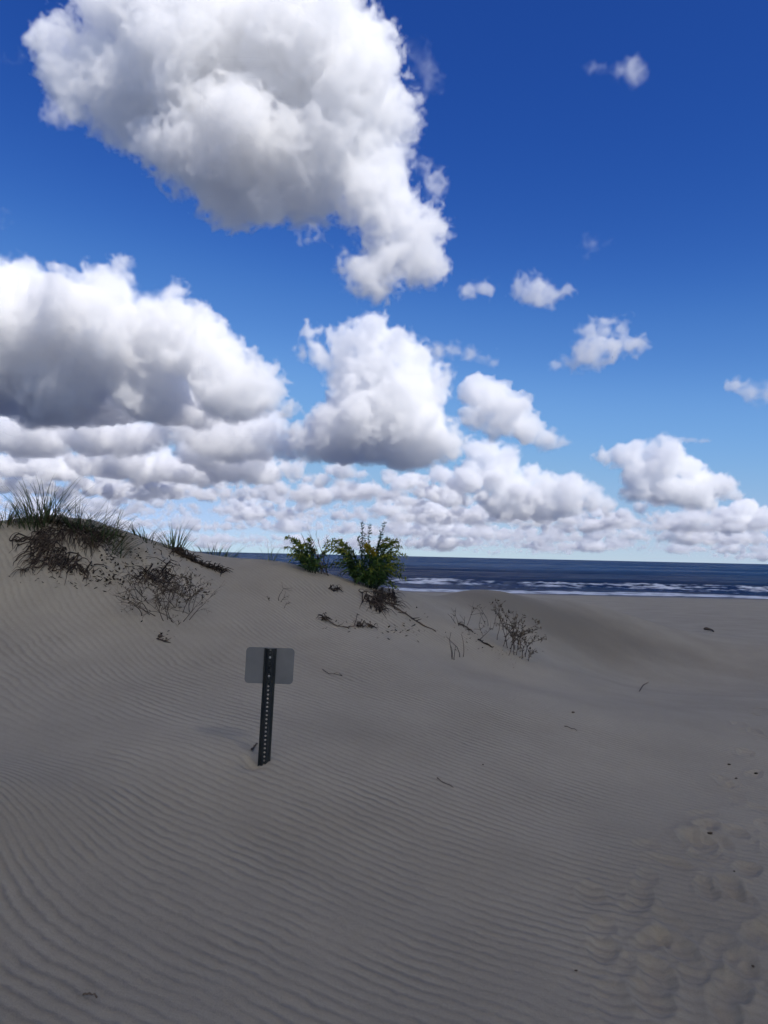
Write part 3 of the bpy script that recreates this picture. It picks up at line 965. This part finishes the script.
def root_mat(label, spec, cat='root mat', name='root_mat'):
    root = None
    sh = Shape()
    for s in spec:
        drape(sh, *s)
    c = np.mean(sh.v, 0); c[2] = min(p[2] for p in sh.v)
    o = sh.build(name, M_ROOT, None, c)
    tag(o, label, cat)
    return o


S = math.pi      # azimuth pointing down the slope, towards the camera
root_mat('dark shaggy mat of dead roots hanging down the slope under the tallest tuft',
         [(46, 540, 60, 0.26, (9, 5), S, 0.7, 1, 0.007, 0.9), (48, 550, 46, 0.22, (11, 6), S + 0.2, 0.8, 1, 0.007, 1.0), (60, 562, 46, 0.18, (13, 4), S - 0.5, 0.8, 1, 0.008, 1.0), (36, 562, 20, 0.20, (7, 4), S + 0.6, 0.5, 1, 0.006), (78, 568, 34, 0.20, (9, 3), S - 0.9, 0.5, 1, 0.007), (58, 533, 40, 0.3, (10, 3), S, 0.5, 1, 0.006)])
root_mat('dark tangle of dead stems hanging under the dense leaning tuft',
         [(84, 534, 55, 0.26, (10, 4), S - 0.4, 0.5, 1, 0.006), (98, 539, 55, 0.26, (9, 4), S - 0.5, 0.5, 1, 0.006), (72, 530, 30, 0.24, (9, 3), S, 0.7, 1, 0.006)])
root_mat('thin dark root lying on bare sand at the left of the shaggy mat', [(14, 541, 9, 0.25, (5, 1), R(80), 0.3, 1, 0.007)])
root_mat('little dark scrap of root on the slope below the shaggy mat', [(23, 571, 9, 0.14, (1.5, 0.7), S, 1.2, 1, 0.006)])

# thatch: a brown straw skirt around the top tufts
def thatch(label, pts_, n, length):
    sh = Shape()
    for i in range(n):
        px, py, sx = rnd.choice(pts_)
        p = hit(px + rnd.gauss(0, sx), py + rnd.gauss(0, 2.0)); p[2] -= 0.01
        blade(sh, p, S + rnd.gauss(0, 1.0), rnd.uniform(0.9, 1.5), length * rnd.uniform(0.4, 1.1), 0.009, rnd.uniform(0.3, 1.3), rnd.random() * 0.7, 5)
    xs = sorted(pts_)
    sh.tube([hit(a[0], a[1] + 1) for a in ((xs[0][0] - 12, xs[0][1], 0), *xs, (xs[-1][0] + 12, xs[-1][1] + 2, 0))], 0.012, 5, 0.2)
    c = np.mean(sh.v, 0)
    tag(sh.build('dead_thatch', M_STRAW, None, c), label, 'dead grass')
thatch('brown thatch of dead grass draped round the foot of the tallest tuft', [(40, 522, 10), (58, 521, 10), (70, 525, 8)], 260, 0.24)
thatch('brown dead grass matted among the dense leaning tuft', [(95, 531, 9), (112, 534, 7)], 110, 0.24)


def fallen_root():
    sh = Shape()
    a = [(172, 551, 0.03), (182, 556, 0.05), (192, 561, 0.05), (203, 565.5, 0.04), (213, 569, 0.02), (223, 573, 0.0)]
    pts = []
    for px, py, l in a:
        p = hit(px, py); p[2] += l * 0.6; pts.append(p)
    fine = []
    for i in range(len(pts) - 1):
        for t in (0, 0.33, 0.66):
            fine.append(pts[i] * (1 - t) + pts[i + 1] * t + np.array([rnd.gauss(0, 0.012), rnd.gauss(0, 0.012), rnd.gauss(0, 0.016)]))
    fine.append(pts[-1])
    sh.tube(fine, [(0.042 - 0.034 * i / len(fine)) * rnd.uniform(0.6, 1.35) for i in range(len(fine))], 7, 0.2)
    pts = fine
    for k in range(190):
        t = rnd.random() * (len(pts) - 1.01); i = int(t); p = pts[i] * (1 - t + i) + pts[i + 1] * (t - i)
        d = np.array([rnd.gauss(0.3, 0.6), rnd.gauss(-0.3, 0.5), rnd.gauss(0.1, 0.5)]); d /= np.linalg.norm(d)
        L = rnd.uniform(0.05, 0.16)
        q = p + d * L * 0.6; e = q + np.array([d[0], d[1], d[2] - 0.7]) * L * 0.5
        e[2] = max(e[2], fast_z(e[0], e[1])[0])
        sh.tube([p, q, e], [0.008, 0.005, 0.002], 4, rnd.random() * 0.6)
    c = np.mean(sh.v, 0)
    tag(sh.build('fallen_root', M_ROOT, None, c), 'thick dark gnarled root sloping down to the right from the slim grass tuft', 'root')
fallen_root()


# ------------------------------------------------------------------ bare shrubs
def twig_tree(sh, p, d, L, r, depth, gravity=0.0, leaf=None, leafy=0.0, spread=0.6):
    k = 4
    pts = [p]
    for j in range(k):
        d = d + np.array([rnd.gauss(0, 0.16), rnd.gauss(0, 0.16), rnd.gauss(0, 0.13) - gravity]); d /= np.linalg.norm(d)
        q = pts[-1] + d * L / k
        q[2] = max(q[2], fast_z(q[0], q[1])[0] + 0.005)
        pts.append(q)
    sh.tube(pts, [r * (1 - 0.5 * j / k) for j in range(k + 1)], 4, rnd.random())
    if leaf is not None:
        for j in range(1, k + 1):
            while rnd.random() < leafy:
                e = np.array([rnd.gauss(0, 1), rnd.gauss(0, 1), rnd.gauss(0.4, 0.8)]); e /= np.linalg.norm(e)
                l = rnd.uniform(0.02, 0.045)
                b = pts[j]
                leaf.ribbon([b, b + e * l * 0.5, b + e * l], [0.004, rnd.uniform(0.010, 0.018), 0.002], np.cross(e, [0.3, 0.5, 0.8]), rnd.random())
                if rnd.random() < 0.4:
                    break
    if depth > 0:
        for j in range(rnd.choice((2, 3, 3))):
            b = pts[rnd.choice((2, 3, 4))]
            e = d + np.array([rnd.gauss(0, spread), rnd.gauss(0, spread), rnd.gauss(0.1, spread * 0.6)]); e /= np.linalg.norm(e)
            twig_tree(sh, b, e, L * rnd.uniform(0.5, 0.8), r * 0.62, depth - 1, gravity, leaf, leafy, spread)


def shrub(label, stems, depth, leafy, mat_leaf, name='dead_shrub', group=None, cat='shrub', r=0.006, spread=0.6):
    """stems: (px, py, picture-space lean dx, lean dy, length)"""
    c = hit(stems[0][0], stems[0][1])
    root = empty(name, c)
    lf = Shape()
    for px, py, dx, dy, L in stems:
        sh = Shape()
        p = hit(px, py)
        d = RIGHT * dx + UP * dy + AWAY * rnd.gauss(-0.1, 0.35); d /= np.linalg.norm(d)
        p[2] -= 0.02
        n0 = len(lf.v)
        twig_tree(sh, p, d, L, r, depth, 0.02, lf if leafy else None, leafy, spread)
        sh.build('branch', M_TWIG, root, c).matrix_basis.identity()
    if lf.v:
        lf.build('foliage', mat_leaf, root, c)
    tag(root, label, cat, group)
    return root


shrub('bare brown twiggy dead shrub lying on the sand slope left of the sign',
      [(165, 622, -0.7, 0.7, 0.30), (158, 616, -0.9, 0.5, 0.28), (168, 620, -0.2, 0.9, 0.32), (174, 622, 0.2, 0.9, 0.30), (182, 621, 0.5, 0.7, 0.26), (188, 620, 0.3, 0.8, 0.24),
       (150, 604, -0.5, 0.8, 0.22), (162, 606, -0.2, 0.9, 0.24), (176, 606, 0.2, 0.9, 0.22), (190, 612, 0.0, 1, 0.2), (145, 597, -0.5, 0.7, 0.2), (172, 600, 0.1, 0.9, 0.2)]
      + [(rnd.uniform(142, 194), rnd.uniform(592, 622), rnd.uniform(-0.7, 0.6), rnd.uniform(0.5, 1), rnd.uniform(0.12, 0.22)) for _ in range(16)], 3, 0.12, M_DRY_LEAF, r=0.0045)
root_mat('dark clump of dead stems at the top of the bare twiggy shrub', [(150, 578, 40, 0.22, (9, 4), S, 0.9, 1, 0.006), (166, 577, 36, 0.26, (4, 9), S, 0.8, 1, 0.006)])
shrub('dried brown shrub with withered leaves on the slope right of the goldenrods',
      [(525, 657, 0.0, 1, 0.22), (520, 652, 0.2, 0.9, 0.28), (515, 650, 0.0, 1, 0.32), (508, 648, -0.2, 0.9, 0.32), (503, 646, 0.1, 0.9, 0.34), (497, 640, -0.1, 1, 0.30), (512, 645, 0.3, 0.8, 0.30), (519, 650, -0.3, 0.8, 0.26), (514, 655, 0.0, 1, 0.2), (522, 659, -0.1, 1, 0.18), (506, 642, 0.0, 1, 0.3), (511, 648, 0.15, 1, 0.3), (516, 655, 0.3, 0.9, 0.22), (528, 661, 0.2, 0.8, 0.14), (508, 655, 0.4, 0.6, 0.2)], 2, 0.68, M_DRY_LEAF, r=0.006, spread=0.4)
shrub('sparse dead sprig of upright stems just left of the dried brown shrub', [(488, 626, -0.05, 1, 0.30), (486, 625, -0.3, 0.9, 0.24), (492, 630, 0.15, 1, 0.26), (483, 634, -0.4, 0.7, 0.22), (478, 640, 0.5, 0.7, 0.2)], 1, 0.2, M_DRY_LEAF, name='dead_sprig', cat='dead stems', group='dead sprigs on the sand', r=0.0045)
shrub('thin curved dead stems standing farther down the slope, left of the dried brown shrub', [(452, 659, -0.1, 1, 0.26), (454, 660, 0.2, 1, 0.18), (460, 657, -0.15, 1, 0.32), (463, 657, 0.1, 1, 0.28), (452, 658, -0.4, 0.9, 0.34)], 0, 0.0, None, name='dead_sprig', cat='dead stems', group='dead sprigs on the sand', r=0.005)
shrub('low dead sprig at the upper end of the long bare twig line', [(459, 626, -0.1, 1, 0.20), (463, 627, 0.1, 1, 0.20), (467, 625, 0.05, 1, 0.26), (457, 624, -0.4, 0.7, 0.14)], 1, 0.1, M_DRY_LEAF, name='dead_sprig', cat='dead stems', group='dead sprigs on the sand', r=0.004)
shrub('tiny forked dead sprig on the bare crest below the smaller goldenrod', [(279, 601, 0.0, 1, 0.20), (280, 602, 0.4, 0.7, 0.12), (270, 601, -0.4, 0.4, 0.06), (284, 608, 0.2, 1, 0.10)], 1, 0.1, M_DRY_LEAF, name='dead_sprig', cat='dead stems', group='dead sprigs on the sand', r=0.004)


# ------------------------------------------------------------------ goldenrods
def goldenrod(label, d, base_px, tips, dead=()):
    """tips: (px, py, style) - each stem rises from the clump's foot to a tip seen there"""
    c = foot(base_px, d)
    root = empty('goldenrod_plant', c)
    for (bx, px, py, dz, style) in tips:
        b = foot(bx, d + dz * 0.35) - np.array([0, 0, 0.03])
        e = at(px, py, d + dz)
        L = np.linalg.norm(e - b)
        up = 0.74 if style != 'up' else 0.45
        m = b + UP * L * up + (e - b) * 0.22
        if style == 'up':
            m = (b + e) / 2 + RIGHT * rnd.gauss(0, 0.03)
        k = 12
        pts = []
        for j in range(k + 1):
            t = j / k
            pts.append((1 - t) ** 2 * b + 2 * t * (1 - t) * m + t * t * e)
        st = Shape(); lf = Shape(); fl = Shape()
        st.tube([p - c for p in pts], [0.006 * (1 - 0.65 * j / k) for j in range(k + 1)], 5, rnd.random())
        n = int(L / (0.0125 if style != 'leaf' else 0.017))
        for i in range(n):
            t = 0.10 + 0.90 * (i + rnd.random()) / n
            j = min(int(t * k), k - 1); f = t * k - j
            p = pts[j] * (1 - f) + pts[j + 1] * f
            ax = pts[j + 1] - pts[j]; ax /= np.linalg.norm(ax)
            a = i * 2.4 + rnd.gauss(0, 0.3)
            s1 = np.cross(ax, [0.2, 0.9, 0.3]); s1 /= np.linalg.norm(s1); s2 = np.cross(ax, s1)
            o = math.cos(a) * s1 + math.sin(a) * s2
            tipness = t if style != 'up' else max(0, t - 0.1)
            if style == 'up':
                ll = 0.075 * (1.15 - 0.85 * t) * rnd.uniform(0.7, 1.2)
            else:
                ll = 0.145 * (1.1 - 0.75 * t) * rnd.uniform(0.6, 1.2)
            dr = o * 0.75 + ax * 0.65 + UP * 0.1
            dr /= np.linalg.norm(dr)
            q1 = p + dr * ll * 0.5
            q2 = p + dr * ll + UP * (-0.30 * ll)
            w = ll * rnd.uniform(0.17, 0.27)
            target, tint = lf, rnd.random()
            if style != 'up' and t > 0.58 and rnd.random() < (0.75 if style != 'leaf' else 0.25):
                target = fl
                ll *= 0.8
            target.ribbon([p - c, (p + q1) / 2 - c, q1 - c, q2 - c], [w * 0.35, w * 0.9, w, 0.001], np.cross(dr, o + UP * 0.6), tint)
        if style in ('arch', 'bloom'):
            nb = 34 if style == 'bloom' else 20
            for i in range(nb):
                t = rnd.uniform(0.62, 1.0)
                j = min(int(t * k), k - 1); f = t * k - j
                p = pts[j] * (1 - f) + pts[j + 1] * f
                p = p + np.array([rnd.gauss(0, 0.016), rnd.gauss(0, 0.016), 0.012 + rnd.gauss(0, 0.012)]) * (1.5 if style == 'bloom' else 1)
                r = rnd.uniform(0.007, 0.013)
                fl.tube([p - UP * r - c, p - c, p + UP * r - c], [r * 0.35, r, r * 0.3], 5, rnd.random())
        so = st.build('stem', M_STEM, root)
        lo = lf.build('foliage', M_LEAF, so)
        if fl.v:
            fo = fl.build('flower_spike', M_BLOOM if style == 'bloom' else M_TIP, so)
            tag(fo, 'golden yellow flower spike' if style == 'bloom' else 'yellowish green budding tip')
        if style == 'up':
            cl = Shape()
            for i in range(12):
                t = 0.45 + 0.55 * (i + 0.5) / 12
                j = min(int(t * k), k - 1); f = t * k - j
                p = pts[j] * (1 - f) + pts[j + 1] * f
                for q in range(7):
                    o = np.array([rnd.gauss(0, 1), rnd.gauss(0, 1), rnd.gauss(0.3, 0.6)]); o /= np.linalg.norm(o)
                    l = rnd.uniform(0.03, 0.065) * (1.3 - 0.5 * t)
                    cl.ribbon([p - c, p + o * l * 0.5 - c, p + o * l - c], [0.005, 0.017, 0.001], np.cross(o, [0.4, 0.3, 0.8]), rnd.random())
            cl.build('foliage', M_LEAF, so)
    for (bx, px, py, dz) in dead:
        b = foot(bx, d + dz * 0.35); e = at(px, py, d + dz)
        m = (b + e) / 2 + RIGHT * rnd.gauss(0, 0.02)
        st = Shape()
        st.tube([b - c, m - c, e - c], [0.006, 0.004, 0.0015], 4, rnd.random())
        for i in range(4):
            t = rnd.uniform(0.4, 1.0); p = b + (e - b) * t
            st.tube([p - c, p + np.array([rnd.gauss(0, 0.04), rnd.gauss(0, 0.04), 0.06]) - c], [0.003, 0.001], 4, rnd.random())
        tag(st.build('stem', M_TWIG, root), 'bare grey dead stem')
    tag(root, label, 'goldenrod', 'goldenrods on the dune crest')


goldenrod('smaller goldenrod with drooping yellow-green tips and bare stalks on the dune crest', 10.15, 312,
          [(306, 285, 538, -0.1, 'arch'), (308, 284, 549, 0.1, 'arch'), (309, 292, 541, 0.1, 'arch'), (310, 298, 546, -0.2, 'arch'), (311, 296, 556, -0.2, 'arch'), (312, 305, 545, 0.15, 'arch'), (313, 309, 540, -0.1, 'arch'),
           (314, 313, 550, 0.2, 'arch'), (309, 290, 560, -0.3, 'leaf'), (311, 302, 566, -0.3, 'leaf'), (315, 318, 560, -0.2, 'leaf'), (316, 322, 566, 0.1, 'leaf'), (313, 308, 558, -0.3, 'leaf'), (314, 300, 552, 0.2, 'leaf'), (316, 314, 568, -0.3, 'leaf'), (310, 293, 552, 0.2, 'leaf'), (317, 325, 553, 0.1, 'arch'), (318, 328, 566, 0.0, 'leaf'), (306, 288, 556, -0.2, 'arch')],
          [(318, 301, 533, 0.1), (322, 308, 529, -0.1), (325, 311, 538, 0.1), (328, 316, 535, 0.0), (322, 327, 534, 0.2), (329, 310, 545, -0.1), (326, 333, 545, 0.2)])
goldenrod('larger spreading goldenrod with two tall leafy spires and a yellow bloom on the dune crest', 10.25, 368,
          [(362, 362, 522, 0.05, 'up'), (366, 370, 524, -0.1, 'up'), (368, 385, 522, 0.1, 'up'), (369, 382, 534, -0.1, 'up'), (364, 358, 537, 0.0, 'up'), (366, 365, 533, 0.1, 'up'),
           (356, 328, 542, -0.1, 'arch'), (355, 323, 547, 0.1, 'arch'), (357, 333, 540, 0.1, 'arch'), (358, 338, 550, -0.2, 'arch'), (357, 334, 560, -0.2, 'leaf'), (358, 336, 567, -0.2, 'leaf'), (360, 345, 558, -0.3, 'leaf'), (361, 350, 552, 0.1, 'leaf'),
           (370, 369, 549, -0.4, 'bloom'), (371, 366, 546, -0.3, 'bloom'), (371, 374, 552, -0.35, 'bloom'),
           (374, 395, 543, 0.0, 'arch'), (375, 402, 547, 0.1, 'arch'), (375, 408, 556, -0.1, 'arch'), (376, 400, 560, -0.2, 'arch'), (376, 399, 552, 0.2, 'arch'), (377, 406, 580, -0.1, 'arch'), (377, 400, 574, -0.2, 'arch'), (377, 398, 589, -0.2, 'arch'), (376, 405, 566, 0.1, 'arch'), (373, 389, 539, 0.1, 'arch'), (375, 399, 541, -0.2, 'arch'), (358, 326, 551, -0.1, 'arch'),
           (375, 394, 567, -0.3, 'arch'), (374, 390, 556, -0.3, 'arch'), (372, 385, 545, 0.2, 'arch'), (376, 392, 583, -0.35, 'leaf'), (374, 386, 572, -0.4, 'leaf'), (372, 380, 562, -0.4, 'leaf'), (370, 372, 570, -0.45, 'leaf'), (368, 362, 575, -0.45, 'leaf'), (366, 356, 568, -0.4, 'leaf'),
           (364, 350, 574, -0.35, 'leaf'), (366, 360, 560, -0.3, 'leaf'), (370, 376, 557, 0.2, 'leaf'), (368, 354, 582, -0.4, 'leaf'), (374, 382, 585, -0.45, 'leaf'), (372, 368, 584, -0.5, 'leaf'), (366, 352, 560, 0.1, 'leaf'), (374, 388, 548, 0.3, 'leaf'), (360, 330, 566, 0.2, 'arch'), (361, 341, 545, 0.2, 'arch'), (360, 338, 574, -0.1, 'leaf'), (376, 404, 571, 0.2, 'arch')],
          [])

# roots and fallen twigs below the goldenrods
root_mat('dark shaggy root clump hanging below the larger goldenrod', [(384, 598, 75, 0.30, (6, 5), S - 0.3, 0.7, 1, 0.007), (372, 600, 40, 0.34, (6, 4), S - 0.6, 0.4, 1, 0.007), (378, 606, 26, 0.25, (5, 4), S - 0.6, 0.4, 1, 0.006)])
root_mat('small dark root hoop on the sand under the stalks left of the root clump', [(334, 590, 12, 0.16, (3, 1.5), R(100), 0.6, 1, 0.007)])
root_mat('dark root knot at the left end of the thin looping root', [(324, 620, 14, 0.12, (1.5, 0.7), S, 1.5, 1, 0.007)])
root_mat('dark root scrap at the right end of the thin looping root', [(360, 627, 16, 0.10, (1.5, 0.7), S, 1.5, 1, 0.007)])
root_mat('dark root scrap beside the root clump, nearest the long bare twig', [(371, 627, 14, 0.10, (1.5, 0.7), S, 1.5, 1, 0.007)])


def creeping(label, pts_, r, name='bare_twig', cat='twig', nodes=0):
    sh = Shape()
    w = [hit(px + rnd.gauss(0, 0.6), py + rnd.gauss(0, 0.5)) for px, py in pts_]
    full = []
    for a, b in zip(w[:-1], w[1:]):
        for t in (0, 0.33, 0.67):
            p = gz(a + (b - a) * t); p[2] += r * 0.7 + rnd.uniform(0, 0.012); full.append(p)
    p = gz(w[-1]); p[2] += r * 0.5; full.append(p)
    n = len(full)
    sh.tube(full, [r * rnd.uniform(0.7, 1.3) * (1 - 0.5 * i / n) for i in range(n)], 5, rnd.random())
    for k in range(nodes):
        p = full[rnd.randrange(n)]
        d = np.array([rnd.gauss(0, 0.05), rnd.gauss(0, 0.07), rnd.uniform(0.0, 0.03)])
        sh.tube([p, p + d], [r * 0.7, r * 0.3], 4, rnd.random())
    c = np.mean(sh.v, 0)
    tag(sh.build(name, M_ROOT, None, c), label, cat)


creeping('long bare twig running down to the right from the root clump', [(392, 606), (402, 613), (412, 620), (424, 627), (436, 632)], 0.010, nodes=8)
creeping('thin looping root half buried in the sand below the goldenrods', [(326, 620), (334, 626), (344, 629), (354, 627), (357, 620), (358, 613)], 0.007, name='looping_root', cat='root', nodes=6)
creeping('short dark twig leading from the low dead sprig to the dried shrub', [(459, 624), (466, 629), (473, 633)], 0.012, nodes=3)
creeping('dark broken twig lying at the foot of the dried brown shrub', [(478, 640), (484, 644), (490, 648)], 0.013, nodes=4)
creeping('pale thin twig lying alone on smooth sand left of the footprints', [(640, 692), (644, 687), (649, 682)], 0.006)
creeping('dark driftwood stick on the flat beach near the surf', [(705, 630), (709, 631), (713, 632.5)], 0.04, name='driftwood', cat='driftwood')
creeping('short twig on the ripples right of the sign panel', [(322, 671), (330, 674), (341, 676)], 0.004, nodes=2)
creeping('small dark twig on the ripples to the right of the post', [(438, 781), (444, 784), (453, 787)], 0.004)
creeping('tiny twig above the lone pebble on the smooth sand', [(563, 727), (570, 729), (577, 731)], 0.004)
creeping('little curled dry leaf stalk in the near ripples at the lower left', [(82, 998), (89, 997), (97, 998)], 0.005, name='leaf_stalk', cat='dry stalk')
creeping('dry reed stub leaning at the foot of the sign post', [(251, 752), (254, 748), (257, 744)], 0.007, name='reed_stub', cat='reed')
creeping('grey twig on the slope below the shrub in front of the sign', [(157, 640), (164, 642), (170, 643)], 0.008, nodes=5)


def bit(label, px, py, size, name='pebble', cat='pebble', m=None):
    """a pebble, shell chip or crumb: a lumpy stone-like solid resting on the sand"""
    sh = Shape()
    c = hit(px, py)
    vs, fs = [], []
    nu, nv = 7, 5
    ph = [rnd.uniform(0, 6.28) for _ in range(4)]
    for i in range(nv + 1):
        th = math.pi * i / nv
        for j in range(nu):
            a = 2 * math.pi * j / nu
            r = 0.78 * size * (1 + 0.22 * math.sin(2 * a + ph[0]) + 0.15 * math.sin(3 * th + ph[1] + a))
            vs.append((r * math.sin(th) * math.cos(a) * 1.3, r * math.sin(th) * math.sin(a), r * 0.6 * math.cos(th) + size * 0.35))
    for i in range(nv):
        for j in range(nu):
            fs.append((i * nu + j, (i + 1) * nu + j, (i + 1) * nu + (j + 1) % nu, i * nu + (j + 1) % nu))
    sh.add([np.array(v) + c for v in vs], fs, rnd.random())
    tag(sh.build(name, m or M_ROOT, None, c), label, cat)


bit('dark lone pebble on the smooth sand right of centre', 573, 713, 0.016)
bit('dark chip beside the highest footprints', 729, 765, 0.012)
bit('dark chip just below and right of the one beside the highest footprints', 736, 779, 0.012)
bit('small dark chip at the right edge above the footprints', 756, 774, 0.013)
bit('black pebble among the middle footprints', 734, 872, 0.008)
bit('dark pebble lowest among the footprints at the right', 753, 967, 0.008)
bit('brown chip at the rim of the shallow round footprint', 710, 834, 0.014)
bit('speck of dark shell on the ripples below the post', 483, 765, 0.008, 'shell_chip', 'shell')
bit('lone dark crumb on the near ripples low in the middle', 576, 971, 0.006, 'sand_crumb', 'crumb')
bit('dark crumb on the sand right of the bare twiggy shrub', 205, 593, 0.022, 'sand_crumb', 'crumb')
bit('dark tuft of debris under the grey twig on the slope', 160, 637, 0.03, 'sand_crumb', 'crumb')


def litter():
    """leaf crumbs and root ends strewn over the crumbling slopes"""
    sh = Shape()
    for (px, py, sx, sy, n, s) in ((118, 560, 16, 12, 150, 0.022), (100, 578, 10, 5, 50, 0.022), (145, 562, 16, 9, 90, 0.02), (190, 590, 9, 8, 26, 0.02), (112, 582, 7, 3, 40, 0.024), (165, 636, 9, 3, 14, 0.018), (410, 624, 14, 7, 26, 0.02), (345, 622, 12, 6, 26, 0.016),
                                (470, 634, 14, 7, 40, 0.014), (60, 575, 20, 6, 60, 0.02), (395, 632, 12, 5, 20, 0.02), (180, 566, 12, 6, 50, 0.018), (510, 655, 14, 5, 40, 0.014)):
        for i in range(n):
            p = hit(px + rnd.gauss(0, sx), py + rnd.gauss(0, sy))
            a = rnd.uniform(0, 6.28); d = np.array([math.cos(a), math.sin(a), rnd.uniform(0, 0.7)])
            l = s * rnd.uniform(0.5, 2.0)
            p[2] += 0.004
            sh.ribbon([p, p + d * l * 0.5, p + d * l], [l * 0.35, l * 0.6, l * 0.15], np.cross(d, [0.2, 0.3, 0.9]), rnd.random() * 0.6, 0.5)
    tag(sh.build('plant_litter', M_ROOT, None, np.mean(sh.v, 0)), kind='stuff')


litter()
print('things done')
